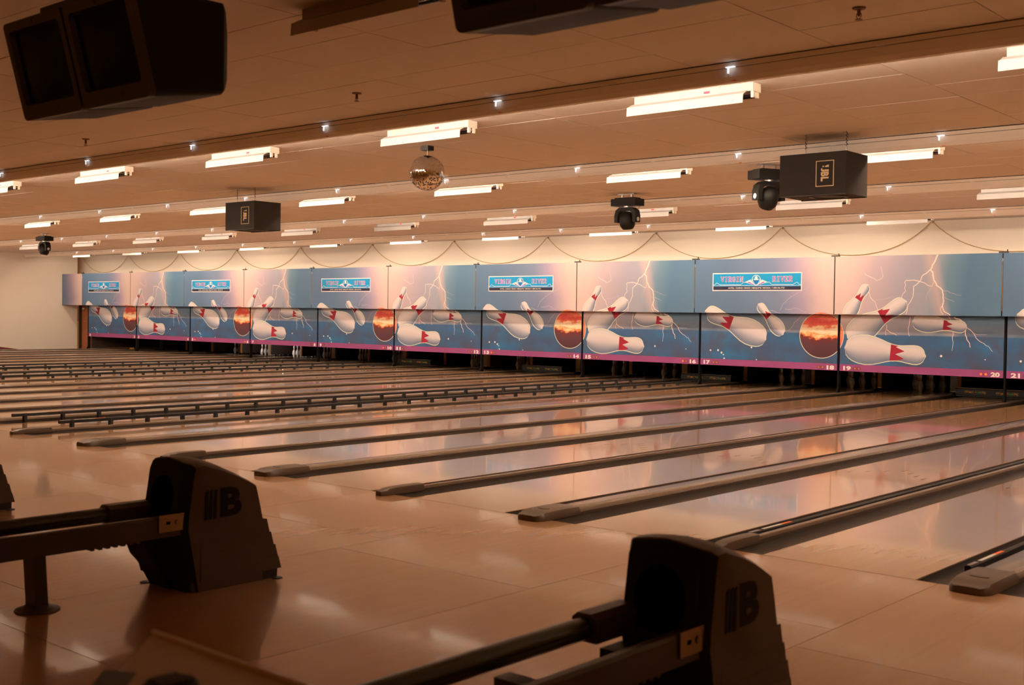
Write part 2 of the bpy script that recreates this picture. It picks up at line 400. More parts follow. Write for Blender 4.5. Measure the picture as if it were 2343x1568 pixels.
def lane_label(k):
    if k <= 21: return 'glossy maple bowling lane ending below the panel number %s' % num(k)
    return 'glossy maple bowling lane, %s past lane twenty-one' % {22: 'first', 23: 'second', 24: 'third', 25: 'fourth', 26: 'fifth'}[k]
for k in range(1, NL + 1):
    t = thing('bowling_lane', lane_label(k), 'bowling lane', (lane_c(k), 0, 0), 'bowling lanes')
    link('lane_surface', LANEME, t)
    link('gutter', GUTME, t, (-LW / 2 - GUT / 2, 0, 0)); link('gutter', GUTME, t, (LW / 2 + GUT / 2, 0, 0))
    for j, (x, y) in enumerate([(-.38, 11.0), (-.26, 11.6), (.26, 11.6), (.38, 11.0)]): link('board_inlay', INLME, t, (x, y, 0))
    for j in range(-3, 4): link('aiming_arrow', ARR, t, (j * .13, 4.9 - abs(j) * .16, 0))
# capping strips between the lanes
def cap_mesh(hw, h, wide):
    m = MB(); sec = [(-hw, -.003), (-hw, h * .45), (-hw * .86, h * .9), (-hw * .62, h), (hw * .62, h), (hw * .86, h * .9), (hw, h * .45), (hw, -.003)]
    m.loft([[(x, y, z) for x, z in sec] for y in (.3, 5.5, 11., 17.6)]); return m.mesh('cap_rail', CAPM, True)
def nose_mesh(hw, h):
    rings = []
    for y, fw, fh in ((-.155, .50, .50), (-.150, .66, .68), (-.125, .84, .78), (-.09, .95, .80), (-.07, .97, 1.0), (.02, 1.03, 1.12), (.15, 1.04, 1.14), (.30, 1.03, 1.10), (.36, 1.02, 1.06)):
        w_, hh = hw * fw, h * fh
        base = .001
        rings.append([(-w_, y, base), (-w_, y, hh * .55), (-w_ * .88, y, hh * .93), (-w_ * .6, y, hh), (w_ * .6, y, hh), (w_ * .88, y, hh * .93), (w_, y, hh * .55), (w_, y, base)])
    return MB().loft(rings).mesh('nose_cap', NOSE, True)
def lip_mesh(hw, h):
    m = MB()
    for s in (-1, 1): m.box(s * hw - .006, s * hw + .006, .3, 17.6, -.13, h * .42)
    return m.mesh('cap_edge', CAPD)
CW, CN = .121, .028
capW, capN = cap_mesh(CW, .052, 1), cap_mesh(CN, .040, 0); noW, noN = nose_mesh(CW + .010, .062), nose_mesh(CN + .026, .058)
lipW, lipN = lip_mesh(CW, .05), lip_mesh(CN, .04)
ovalm = MB().ring((0, 0, 0), .0005, .058, 'z', .004, 20, .5).mesh('nose_emblem', CAPD)
ledgeW = MB().box(-CW * .93, CW * .93, -.118, -.085, .046, .052).mesh('nose_ledge', CAPM)
for k in range(0, NL + 1):
    wide = k % 2 == 1
    if k == 0: lab = 'narrow brown capping strip along the outer gutter of lane one'
    elif k <= 20: lab = '%s brown capping strip between lanes %s and %s' % ('wide' if wide else 'narrow', num(k), num(k + 1))
    else: lab = '%s brown capping strip, %s past lane twenty-one' % ('wide' if wide else 'narrow', ['directly', 'second', 'third', 'fourth', 'fifth', 'sixth'][k - 21])
    t = thing('division_capping', lab, 'capping strip', (divx(k), 0, 0), 'division cappings')
    link('cap_rail', capW if wide else capN, t); link('cap_edge', lipW if wide else lipN, t)
    nn = link('nose_cap', noW if wide else noN, t)
    if wide: link('nose_emblem', ovalm, nn, (0, .06, .0705))
    wd_ = CW if wide else CN
# ball bumper rails: raised on lanes 8, 10, 16; lowered in one gutter of 22 and 23
def bumper(x, up, label, y1=15.2):
    t = thing('bumper_rail', label, 'bumper rail', (x, .56, -.004), 'gutter bumper rails')
    z0 = .085 if up else -.02
    MB().prism([(-.022, z0), (-.022, z0 + .035), (-.01, z0 + .042), (.01, z0 + .042), (.022, z0 + .035), (.022, z0)], 0, y1, 'y').obj('rail', RUB, t)
    MB().box(-.0145, .0145, .02, .16, z0 + .0415, z0 + .0435).obj('end_fitting', METAL, t)
    bx('label', LABW, t, -.013, .013, .21, .50, z0 + .0415, z0 + .0435); bx('label', LABO, t, -.013, .013, .50, .66, z0 + .0415, z0 + .0435)
    if up:
        me = MB().box(-.03, .03, -.02, .02, -.07, z0 + .037).mesh('bracket', RUB)
        for i in range(int(y1 / .557)): link('bracket', me, t, (0, .18 + .557 * i, 0))
    else:
        me = MB().box(-.018, .018, -.02, .02, -.075, z0).mesh('bracket', RUB)
        for i in range(int(y1 / .557)): link('bracket', me, t, (0, .18 + .557 * i, 0))
for k in (8, 10, 16):
    bumper(lane_c(k) + LW / 2 + GUT / 2, True, 'raised black gutter bumper rail beside lane %s, on the side of lane %s' % (num(k), num(k + 1)))
    bumper(lane_c(k) - LW / 2 - GUT / 2, True, 'raised black gutter bumper rail beside lane %s, on the side of lane %s' % (num(k), num(k - 1)))
bumper(lane_c(22) + LW / 2 + GUT / 2, False, 'lowered bumper rail lying in the gutter of the first lane past lane twenty-one', 16.)
bumper(lane_c(23) + LW / 2 + GUT / 2, False, 'lowered bumper rail lying in the gutter of the second lane past lane twenty-one', 16.)

# =================================================================== PIN DECKS
pin_prof = [(.026, 0), (.029, .004), (.036, .03), (.049, .07), (.0575, .1), (.0605, .1145), (.058, .14), (.049, .18), (.036, .22), (.0275, .245), (.0235, .265), (.0228, .28), (.0245, .30), (.029, .325), (.0322, .343), (.031, .36), (.024, .374), (.012, .3805), (0.0005, .381)]
def pin_r(z):
    for (r0, z0), (r1, z1) in zip(pin_prof, pin_prof[1:]):
        if z0 <= z <= z1: return r0 + (r1 - r0) * (z - z0) / (z1 - z0 + 1e-9)
def band_mesh(z0, z1):
    zs = [z0 + (z1 - z0) * i / 4 for i in range(5)]
    return MB().lathe([(pin_r(z) + (.0008 if 0 < i < 4 else -.001), z) for i, z in enumerate(zs)], 16).mesh('neck_stripe', PINR, True)
PINME = MB().lathe(pin_prof, 16).mesh('pin_body', PINW, True); B1, B2 = band_mesh(.242, .258), band_mesh(.270, .286)
CR = MB()
for i in range(5):
    a = i * 2 * math.pi / 5
    r0, r1, r2 = pin_r(.215) + .001, pin_r(.24) + .001, pin_r(.205) + .001
    CR.add([((r1) * math.cos(a - .5), r1 * math.sin(a - .5), .24), (r1 * math.cos(a + .5), r1 * math.sin(a + .5), .24), (r1 * 1.03 * math.cos(a), r1 * 1.03 * math.sin(a), .241), (r0 * math.cos(a), r0 * math.sin(a), .217)], [(0, 3, 2), (2, 3, 1)])
CRM = CR.mesh('crown_mark', PINR)
spots = [(dx * .1524, r * .264) for r in range(4) for dx in range(-r, r + 1, 2)]
def put_pins(k, which=range(10)):
    for i in which:
        x, y = spots[i]
        t = thing('bowling_pin', 'white bowling pin with red neck stripes standing at the end of lane %s' % num(k), 'bowling pin', (lane_c(k) + x, 18.29 + y, .001), 'bowling pins of lane %s' % num(k))
        link('pin_body', PINME, t); link('neck_stripe', B1, t); link('neck_stripe', B2, t); link('crown_mark', CRM, t)
for k in (4, 5, 6, 7, 8, 9, 11, 12, 14, 15, 17, 18, 19): put_pins(k)
# kickback side plates between the decks
t = thing('kickback_plate', 'long black partition beside the pin deck of lane one', 'partition', (divx(0), 0, 0), 'pin deck partitions')
bx('side_plate', KICK, t, -.05, .0, 16.05, 19.3, .045, .62); bx('front_edge', KICK, t, -.05, .0, 16.03, 16.05, .045, .62)
for k in range(1, NL):
    wide = k % 2 == 1
    t = thing('kickback_plate', 'kickback partition between the pin decks of lanes %s and %s' % (num(k), num(k + 1)), 'partition', (divx(k), 0, 0), 'pin deck partitions')
    hw = .13 if wide else .05
    bx('side_plate', KICK, t, -hw, hw, 17.98, 19.3, .055, .62)
    light = k in (5, 7, 9, 12, 14, 16, 19)
    bx('front_edge', TAN if k in (5, 7, 13, 15, 11) else (GREYP if k == 19 else (ORWOOD if k % 3 == 0 or not wide else KICK)), t, -hw * .9, hw * .3 if wide else hw * .9, 17.95, 17.98, .055, .62)
    if wide: bx('front_edge', ORWOOD if k in (19, 17, 11) else KICK, t, hw * .35, hw * .9, 17.95, 17.98, .055, .62)
# lowered sweep bars with printed lettering
def sweep(k):
    lab = 'lowered black sweep bar with colourful Cosmic Bowling lettering across lane %s' % num(k)
    t = thing('sweep_bar', lab, 'sweep bar', (lane_c(k), 17.45, 0), 'lowered sweep bars')
    MB().prism([(.0, .03), (-.012, .045), (-.012, .165), (.0, .18), (.05, .18), (.05, .03)], -.70, .70, 'x').obj('bar', DARK, t)
    bx('foot_strip', RUB, t, -.70, .70, .01, .04, .012, .03); bx('top_edge', METAL, t, -.70, .70, .01, .04, .18, .186)
    for s in (-1, 1): bx('arm', DARK, t, s * .68 - .015, s * .68 + .015, .05, .4, .12, .17)
    for cx in (-.30, .34):
        for body, a, b, mt in (('C', 0, .035, YEL), ('O', .037, .072, YEL), ('S', .074, .102, RDT), ('M', .104, .142, YEL), ('I', .146, .152, RDT), ('C', .158, .190, YEL), ('B', .215, .245, RDT), ('O', .247, .283, GRN), ('W', .285, .327, GRN), ('L', .331, .352, YEL), ('I', .356, .363, RDT), ('N', .367, .397, YEL), ('G', .40, .435, YEL)):
            dz = .006 * math.sin(a * 40)
            textmb(body, cx - .22 + a, cx - .22 + b, .085 + dz, .128 + dz, -.0125, .02).obj('lettering', mt, t)
for k in (10, 13, 16, 20, 21): sweep(k)
# work lamps glowing in two pin decks
for k in (5, 6):
    t = thing('pin_deck_lamp', 'small lit lamp above the bright pins of lane %s' % num(k), 'lamp', (lane_c(k), 17.6, .60), 'pin deck lamps')
    bx('lamp_body', WHITE_MET, t, -.3, .3, -.03, .03, -.01, .015); bx('added_shield', DARK, t, -.3, .3, -.034, -.028, -.10, .015)  # dark plate in front added to hide the tube's reflection on the lanes
    MB().tube([(-.28, 0, -.025), (.28, 0, -.025)], .013).obj('tube', pmat('deck_tube', (.9, .9, .9), .3, emit=(1., .95, .9), es=100.), t)

# =================================================================== MASKING PANELS
def clip(vs, fs, uvs, z0, z1, x0, x1):
    """clip flat polygons in XZ to a rectangle"""
    ov, of, ou = [], [], []
    for f in fs:
        poly = [(*vs[i], *(uvs[i] if uvs else (0, 0))) for i in f]
        for ax, lim, sg in ((1, z0, 1), (1, z1, -1), (0, x0, 1), (0, x1, -1)):
            res = []
            for i in range(len(poly)):
                p, q = poly[i], poly[(i + 1) % len(poly)]; dp, dq = (p[ax] - lim) * sg, (q[ax] - lim) * sg
                if dp >= 0: res.append(p)
                if dp * dq < 0:
                    t = dp / (dp - dq); res.append(tuple(a + (b - a) * t for a, b in zip(p, q)))
            poly = res
            if len(poly) < 3: break
        if len(poly) < 3: continue
        of.append(tuple(range(len(ov), len(ov) + len(poly)))); ov += [(p[0], p[1]) for p in poly]; ou += [(p[2], p[3]) for p in poly]
    return ov, of, ou
def flat(name, vs, fs, mat, parent, y, rect, uvs=None):
    """printed shape lying on a panel front (local coordinates), clipped to the panel"""
    v, f, u = clip(vs, fs, uvs, *rect)
    if not f: return None
    m = MB(); m.add([(a, y, b) for a, b in v], f)
    if uvs: m.uvs = u
    return m.obj(name, mat, parent)
PP = [(0, .02), (.012, .075), (.05, .115), (.10, .143), (.18, .166), (.27, .174), (.36, .163), (.45, .137), (.53, .110), (.60, .092), (.66, .086), (.72, .088), (.79, .098), (.86, .105), (.91, .102), (.95, .087), (.98, .058), (1., .012)]
def pprof(t):
    for (a, r0), (b, r1) in zip(PP, PP[1:]):
        if a <= t <= b: return r0 + (r1 - r0) * (t - a) / (b - a)
    return 0
def pin_graphic(parent, head, base, y, rect, fat=1.05, tip=None):
    ax = (head[0] - base[0], head[1] - base[1]); L = math.hypot(*ax); d = (ax[0] / L, ax[1] / L); nn = (-d[1], d[0])
    if nn[1] < 0: nn = (-nn[0], -nn[1])
    P = lambda t, s, g=0.: (base[0] + d[0] * (t * L) + nn[0] * s * (pprof(min(max(t, 0), 1)) * L * fat + g), base[1] + d[1] * (t * L) + nn[1] * s * (pprof(min(max(t, 0), 1)) * L * fat + g))
    ts = sorted(set([p[0] for p in PP] + [i / 36 for i in range(37)]))
    g = .021
    out = [P(t, 1, g) for t in ts]; lo = [P(t, -1, g) for t in ts]
    out = [(base[0] - d[0] * g, base[1] - d[1] * g)] + out + [(head[0] + d[0] * g, head[1] + d[1] * g)]
    vs, fs = [], []
    a = [(base[0] - d[0] * g, base[1] - d[1] * g)] + [P(t, 1, g) for t in ts] + [(head[0] + d[0] * g, head[1] + d[1] * g)]
    b = [(base[0] - d[0] * g, base[1] - d[1] * g)] + [P(t, -1, g) for t in ts] + [(head[0] + d[0] * g, head[1] + d[1] * g)]
    vs = a + b; n = len(a); fs = [(i, i + 1, n + i + 1, n + i) for i in range(n - 1)]
    root = flat('pin_graphic', vs, fs, GLOW, parent, y, rect)
    if root is None: return
    m = 7; vs, uv, fs = [], [], []
    for t in ts:
        for j in range(m): s = -1 + 2 * j / (m - 1); vs.append(P(t, s)); uv.append((t, (s + 1) / 2))
    for i in range(len(ts) - 1):
        for j in range(m - 1): fs.append((i * m + j, i * m + j + 1, (i + 1) * m + j + 1, (i + 1) * m + j))
    flat('pin_print', vs, fs, PINP, root, y - .0012, rect, uv)
    vs, fs = [], []; q = 24
    for j in range(q + 1):
        s = -1 + 2 * j / q; ph = ((s + 1) / 2 * 2.0 + .15) % 1; tri = 1 - abs(2 * ph - 1)
        vs += [P(.575, s), P(.635 + .115 * tri, s)]
    fs = [(2 * j, 2 * j + 1, 2 * j + 3, 2 * j + 2) for j in range(q)]
    flat('crown_print', vs, fs, INKRED, root, y - .0024, rect)
def ribbon(pts, w):
    pts = [Vector((p[0], p[1])) for p in pts]; fine = [pts[0]]; rr = random.Random(len(pts) * 13 + int(pts[0][0] * 1000))
    for a, b in zip(pts, pts[1:]):
        n = max(1, int((b - a).length / .045)); d = (b - a); nn = Vector((-d.y, d.x)).normalized() if d.length else d
        for i in range(1, n + 1):
            fine.append(a + d * (i / n) + (nn * rr.uniform(-.010, .010) if i < n else nn * 0))
    vs, fs = [], []
    for i, p in enumerate(fine):
        d = (fine[min(i + 1, len(fine) - 1)] - fine[max(i - 1, 0)]); nn = Vector((-d.y, d.x)).normalized()
        ww = .78 * w * (1 - .55 * i / len(fine)); vs += [tuple(p + nn * ww), tuple(p - nn * ww)]
    return vs, [(2 * i, 2 * i + 1, 2 * i + 3, 2 * i + 2) for i in range(len(fine) - 1)]
def lightning(parent, lines, y, rect, name='lightning_graphic'):
    for i, (pts, w) in enumerate(lines):
        v, f = ribbon(pts, w); flat(name, v, f, INKLF if w < .006 else INKLT, parent, y - .0001 * i, rect)
def disc(c, rx, rz, n=40):
    return [(c[0] + rx * math.cos(2 * math.pi * i / n), c[1] + rz * math.sin(2 * math.pi * i / n)) for i in range(n)], [tuple(range(n))]
def dots(parent, pts, y, rect):
    V, F = [], []
    for (p, r) in pts:
        v, f = disc(p, r, r, 10); F += [tuple(len(V) + i for i in f[0])]; V += v
    flat('sparkle_graphic', V, F, INKW, parent, y, rect)
RU = (ZB + .004, ZT - .004, .012, W - .012); RL = (.64, ZB + .03, .030, W - .026)
# --- serif letters for the sign, drawn in a unit cell
def serif(ch):
    st_, se = .20, .07; q = []
    bar = lambda x0, x1, z0, z1: q.append([(x0, z0), (x1, z0), (x1, z1), (x0, z1)])
    feet = lambda xc, z, w=.20: bar(xc - w, xc + w, z - (0 if z == 0 else se), z + (se if z == 0 else 0))
    if ch == 'I': bar(.4, .6, 0, 1); feet(.5, 0, .24); feet(.5, 1, .24)
    if ch == 'V': q += [[(.06, 1), (.42, 0), (.56, 0), (.30, 1)], [(.46, .0), (.60, .0), (.90, 1), (.78, 1)]]; feet(.18, 1, .18); feet(.84, 1, .15)
    if ch == 'N': bar(.14, .24, 0, 1); bar(.78, .88, 0, 1); q.append([(.10, 1), (.32, 1), (.88, 0), (.74, 0)]); feet(.19, 0, .15); feet(.83, 1, .15); feet(.16, 1, .14)
    if ch in 'RE':
        bar(.14, .34, 0, 1); feet(.24, 0, .18); bar(.04, .34, .93, 1)
    if ch == 'R': bar(.34, .70, .90, 1); bar(.34, .70, .46, .56); q.append([(.64, 1), (.90, .88), (.90, .58), (.64, .46), (.70, .56), (.72, .72), (.70, .9)]); q.append([(.44, .5), (.64, .5), (.98, 0), (.76, 0)])
    if ch == 'E': bar(.34, .86, .91, 1); bar(.34, .86, 0, .09); bar(.34, .66, .46, .55); bar(.80, .88, .74, 1); bar(.80, .88, 0, .26); bar(.60, .68, .38, .62)
    if ch == 'G':
        n = 14; o = [(.5 + .44 * math.cos(a), .5 + .5 * math.sin(a)) for a in [.7 + (2 * math.pi - 1.2) * i / n for i in range(n + 1)]]; i_ = [(.52 + .24 * math.cos(a), .5 + .40 * math.sin(a)) for a in [.7 + (2 * math.pi - 1.2) * i / n for i in range(n + 1)]]
        for k in range(n): q.append([o[k], o[k + 1], i_[k + 1], i_[k]])
        bar(.74, .90, .06, .46); bar(.58, .98, .40, .47); bar(.76, .86, .72, .98)
    return q
def word(s_, x0, x1, z0, z1):
    cw = (x1 - x0) / len(s_); V, F = [], []
    for i, ch in enumerate(s_):
        f = .55 if False else 1.
        for poly in serif(ch):
            b = len(V); V += [(x0 + cw * (i + .04 + p[0] * .92), z0 + (z1 - z0) * p[1]) for p in poly]; F.append(tuple(range(b, b + len(poly))))
    return V, F
ALL = (0, 5, -1, 5)
def sign(parent, y):
    x0, x1, z0, z1 = .468, 2.645, 2.163, 2.560
    rc = lambda a, b, c_, d: ([(a, c_), (b, c_), (b, d), (a, d)], [(0, 1, 2, 3)])
    s_ = MB().box(x0, x1, y - .004, y, z0, z1).obj('logo_sign', INKW, parent)
    f = lambda nm, vf, mt, dy: flat(nm, vf[0], vf[1], mt, s_, y - .004 - dy, ALL)
    f('sign_field', rc(x0 + .022, x1 - .022, z0 + .022, z1 - .022), INKBLUE, .0006)
    f('sign_base', rc(x0 + .022, x1 - .022, z0 + .022, 2.262), INKDK, .0012)
    f('sign_base_line', rc(x0 + .022, x1 - .022, z0 + .022, 2.188), pmat('sign_maroon', (.20, .04, .07), .5), .0016)
    ln = lambda pts, w: ribbon2(pts, w)
    f('horizon_line', rc(x0 + .022, x1 - .022, 2.275, 2.281), INKW, .0012)
    V, F = [], []
    for pts in ([(.49, 2.298), (.53, 2.300), (.572, 2.345), (.61, 2.325), (.67, 2.298), (1.18, 2.298), (1.25, 2.355), (1.30, 2.345)], [(1.83, 2.345), (1.88, 2.355), (1.94, 2.298), (2.44, 2.298), (2.52, 2.345), (2.545, 2.345), (2.58, 2.298), (2.62, 2.298)]):
        v, g_ = ribbon2(pts, .0045); F += [tuple(len(V) + i for i in q) for q in g_]; V += v
    f('mountain_line', (V, F), INKW, .0014)
    f('emblem_rays', ([(1.28, 2.355), (1.42, 2.41), (1.52, 2.30), (1.46, 2.30), (1.84, 2.355), (1.70, 2.41), (1.60, 2.30), (1.66, 2.30)], [(0, 1, 2, 3), (4, 7, 6, 5)]), INKW, .0016)
    f('emblem_rays', ([(1.35, 2.345), (1.385, 2.365), (1.515, 2.298), (1.49, 2.295), (1.77, 2.345), (1.735, 2.365), (1.605, 2.298), (1.63, 2.295)], [(0, 1, 2, 3), (4, 7, 6, 5)]), INKVIO, .0020)
    v, g_ = disc((1.561, 2.398), .112, .112); f('emblem_ring', (v, g_), INKW, .0024)
    v, g_ = disc((1.561, 2.398), .100, .100); f('emblem_disc', (v, g_), INKBLUE, .0028)
    v, g_ = disc((1.561, 2.452), .036, .036, 16); f('emblem_sun', (v, g_), INKW, .0032)
    f('emblem_hat', ([(1.485, 2.425), (1.637, 2.425), (1.60, 2.402), (1.522, 2.402)], [(0, 1, 2, 3)]), INKW, .0034)
    f('emblem_point', ([(1.50, 2.385), (1.622, 2.385), (1.561, 2.30)], [(0, 1, 2)]), pmat('sign_navy', (.02, .10, .35), .5), .0034)
    f('emblem_arc', (lambda vf: vf)(ribbon2([(1.470, 2.42), (1.485, 2.36), (1.52, 2.31), (1.561, 2.288), (1.602, 2.31), (1.637, 2.36), (1.652, 2.42)], .006)), INKW, .0036)
    for wtxt, a, b in (('VIRGIN', .675, 1.245), ('RIVER', 1.945, 2.43)):
        V, F = word(wtxt, a, b, 2.364, 2.474)
        cx_ = (a + b) / 2
        big = []
        for dx, dz in ((-.008, 0), (.008, 0), (0, -.008), (0, .008), (-.006, -.006), (.006, .006), (-.006, .006), (.006, -.006)):
            big.append([(p[0] + dx, p[1] + dz) for p in V])
        VV, FF = [], []
        for lay in big: FF += [tuple(len(VV) + i for i in q) for q in F]; VV += lay
        f('lettering_outline', (VV, FF), INKW, .0024); f('lettering', (V, F), INKVIO, .0030)
    tm_ = textmb('HOTEL / CASINO / BINGO / MESQUITE / NEVADA / 1-800-346-7721', .875, 2.245, 2.207, 2.243, y - .0064, .02)
    tm_.obj('lettering', INKW, s_)
    return s_
def ribbon2(pts, w):
    pts = [Vector(p) for p in pts]; vs = []
    for i, p in enumerate(pts):
        d = pts[min(i + 1, len(pts) - 1)] - pts[max(i - 1, 0)]; n = Vector((-d.y, d.x)).normalized(); vs += [tuple(p + n * w), tuple(p - n * w)]
    return vs, [(2 * i, 2 * i + 1, 2 * i + 3, 2 * i + 2) for i in range(len(pts) - 1)]
BU_L = [([(2.142, 2.865), (2.072, 2.7), (2.001, 2.571), (2.052, 2.521), (2.08, 2.358), (2.14, 2.259), (2.249, 2.169), (2.267, 2.08), (2.271, 1.918), (2.265, 1.82), (2.291, 1.755), (2.415, 1.684)], .019),
        ([(2.001, 2.571), (1.92, 2.498), (1.838, 2.442), (1.814, 2.36), (1.765, 2.311), (1.674, 2.245), (1.67, 2.047), (1.614, 1.931), (1.572, 1.881), (1.558, 1.765), (1.534, 1.69)], .012),
        ([(1.807, 2.335), (1.739, 2.36), (1.62, 2.369), (1.519, 2.37), (1.494, 2.329), (1.512, 2.279), (1.497, 2.213), (1.515, 2.155), (1.457, 2.096), (1.433, 2.013), (1.426, 1.963)], .010),
        ([(1.815, 2.335), (1.89, 2.318), (1.958, 2.268), (2.042, 2.244), (2.073, 2.325)], .009), ([(2.042, 2.235), (1.994, 2.162), (1.938, 2.047), (1.94, 1.982)], .005),
        ([(2.265, 2.161), (2.355, 2.153), (2.437, 2.112), (2.535, 2.072), (2.615, 2.072)], .005), ([(2.293, 2.031), (2.391, 1.983), (2.489, 1.943)], .005),
        ([(.749, 2.181), (.778, 2.046), (.833, 1.978), (.896, 1.928), (.906, 1.877), (.943, 1.793), (.998, 1.701)], .009), ([(.895, 1.97), (1.009, 1.987), (1.166, 2.013), (1.251, 2.063), (1.287, 2.013)], .0055),
        ([(.643, 2.522), (.733, 2.461), (.823, 2.418), (.913, 2.367), (1.017, 2.408), (1.042, 2.45), (1.023, 2.534), (.994, 2.652)], .0065), ([(.578, 2.607), (.661, 2.504), (.655, 2.386), (.693, 2.283)], .0055), ([(2.263, 1.918), (2.224, 1.82), (2.226, 1.763), (2.276, 1.69)], .008)]
BL_L = [([(2.394, 1.645), (2.533, 1.589), (2.632, 1.502), (2.62, 1.306), (2.655, 1.21), (2.705, 1.146), (2.715, 1.065)], .015), ([(2.287, 1.66), (2.338, 1.57)], .008), ([(1.516, 1.642), (1.502, 1.516), (1.478, 1.415), (1.489, 1.314), (1.508, 1.256)], .009),
        ([(1.033, 1.474), (1.035, 1.406), (1.01, 1.338), (1.021, 1.261)], .007), ([(1.036, 1.381), (1.125, 1.315), (1.248, 1.267)], .008), ([(2.375, 1.383), (2.385, 1.317), (2.37, 1.252), (2.382, 1.105), (2.368, .99)], .007),
        ([(2.658, 1.437), (2.747, 1.374), (2.788, 1.326), (2.83, 1.247), (2.927, 1.169), (3.071, 1.092), (3.143, .998)], .0075), ([(2.788, 1.335), (2.892, 1.313), (3.034, 1.319)], .0055)]
AU_L = [([(1.929, 1.746), (2.029, 1.72), (2.169, 1.677)], .0055), ([(2.256, 1.776), (2.364, 1.768), (2.519, 1.804), (2.656, 1.735), (2.753, 1.718)], .0055), ([(2.148, 1.757), (2.224, 1.9), (2.359, 2.008), (2.589, 2.132), (2.874, 2.272), (3.06, 2.428), (3.17, 2.549)], .0045)]
AL_L = [([(2.518, 1.638), (2.451, 1.566), (2.355, 1.492), (2.279, 1.365), (2.181, 1.3), (2.111, 1.299)], .0055)]
FBC = (2.985, 1.232)
def fireball(parent, y, rect, dx=0.):
    v, f = disc((FBC[0] + dx, FBC[1]), .507, .492, 48); r = flat('fireball_graphic', v, f, GLOW, parent, y, rect)
    v, f = disc((FBC[0] + dx, FBC[1]), .492, .477, 48)
    if r is None: return
    if dx == 0: flat('fireball_print', v, f, FIRE, r, y - .0012, rect)
    else: flat('fireball_print', v, f, pmat('fire_edge', (.80, .16, .08), .5, noise=(7., .6)), r, y - .0012, rect)
def panel_body(x0, x1, z0, z1, mat, parent): return MB().box(x0, x1, 0, .03, z0, z1).obj('panel_board', mat, parent)
def upper_A(loc, lab):
    t = thing('upper_masking_panel', lab, 'masking panel', loc, 'upper masking panels')
    panel_body(.012, W - .012, ZB, ZT, BGA, t); y = -.0012
    lightning(t, AU_L, y, RU); pin_graphic(t, (.30, 1.715), (1.802, 1.115), y - .001, RU, 1.0); pin_graphic(t, (1.628, 1.872), (2.199, 1.248), y - .001, RU, 1.0)
    fireball(t, y - .001, RU, 0.105) if False else None
    v, f = disc((3.10, 1.233), .49, .475, 48); flat('fireball_graphic', v, f, pmat('fire_edge', (.80, .16, .08), .5, noise=(7., .6)), t, y - .001, RU)
    sign(t, -.001); return t
def upper_B(loc, lab):
    t = thing('upper_masking_panel', lab, 'masking panel', loc, 'upper masking panels')
    panel_body(.012, W - .012, ZB, ZT, BGB, t); y = -.0012
    lightning(t, BU_L, y, RU); pin_graphic(t, (.722, 2.278), (.262, 1.58), y - .001, RU, 1.0); pin_graphic(t, (1.53, 1.945), (.33, 1.204), y - .001, RU, 1.03); return t
def signal(parent, x, lit):
    s_ = MB().ring((x, -.003, .558), .026, .034, 'y', .006, 18).obj('signal_lamp', DARK, parent)
    MB().ring((x, -.002, .558), .0005, .026, 'y', .003, 18).obj('lamp_lens', REDON if lit else REDOFF, s_)
def lower(kind, k, loc, lit):
    lab = 'lower masking panel with %s, numbered %s and %s' % ('a flaming ball and two pins' if kind == 'A' else 'lightning and four pins', num(k), num(k + 1))
    t = thing('lower_masking_panel', lab, 'masking panel', loc, 'lower masking panels')
    panel_body(.030, W - .026, .64, ZB + .04, BGA if kind == 'A' else BGB, t); y = -.0012
    MB().box(.030, W - .026, -.002, .032, ZL + .004, .64).obj('number_strip', INKPUR, t)
    if kind == 'A':
        lightning(t, AL_L, y, RL); fireball(t, y - .001, RL); pin_graphic(t, (.186, 1.69), (1.670, 1.112), y - .001, RL, 1.0); pin_graphic(t, (1.486, 1.868), (2.085, 1.235), y - .001, RL, 1.0)
        dots(t, [((.288, .831), .022), ((.484, .837), .024), ((.574, .784), .024), ((.622, .742), .016), ((.646, .66), .02), ((1.33, .923), .02), ((1.456, .66), .014)], y, RL)
    else:
        lightning(t, BL_L, y, RL); fireball(t, y - .001, RL, -W)
        pin_graphic(t, (1.43, 1.945), (.205, 1.195), y - .001, RL, 1.08); pin_graphic(t, (2.637, 1.449), (1.575, 1.549), y - .001, RL, .95); pin_graphic(t, (1.840, .862), (.153, .988), y - .005, RL, 1.0)
        dots(t, [((2.157, .879), .024), ((3.009, .838), .012), ((1.173, .752), .022), ((1.246, .754), .018)], y, RL)
    s1, s2 = str(k), str(k + 1); w1, w2 = (.085 if k < 10 else .17), (.085 if k + 1 < 10 else .17)
    textmb(s1, .113, .113 + w1, .513, .603, -.0035, .052).obj('lane_number', INKW, t)
    textmb(s2, 3.290 - w2, 3.290, .513, .603, -.0035, .052).obj('lane_number', INKW, t)
    a = .113 + w1 + .088
    for x, l in ((a, lit[0]), (a + .087, lit[1]), (3.290 - w2 - .183, lit[2]), (3.290 - w2 - .093, lit[3])): signal(t, x, l)
    return t
LIT = {5: (1, 0, 0, 1), 9: (0, 0, 1, 0), 13: (1, 0, 0, 0), 15: (0, 0, 1, 0), 19: (0, 0, 1, 1)}
tA = tB = None
for i in range(0, 13):
    k = 2 * i + 1; kind = 'A' if i % 2 == 0 else 'B'; x = divx(2 * i)
    lab = 'upper masking panel with %s above lane numbers %s and %s' % ('a blue hotel sign' if kind == 'A' else 'lightning and two pins', num(k), num(k + 1))
    if kind == 'A':
        if tA is None: tA = upper_A((x, YU, 0), lab)
        else: dup(tA, (x, YU, 0), lab)
    else:
        if tB is None: tB = upper_B((x, YU, 0), lab)
        else: dup(tB, (x, YU, 0), lab)
    lower(kind, k, (x, YM, 0), LIT.get(k, (0, 0, 0, 0)))
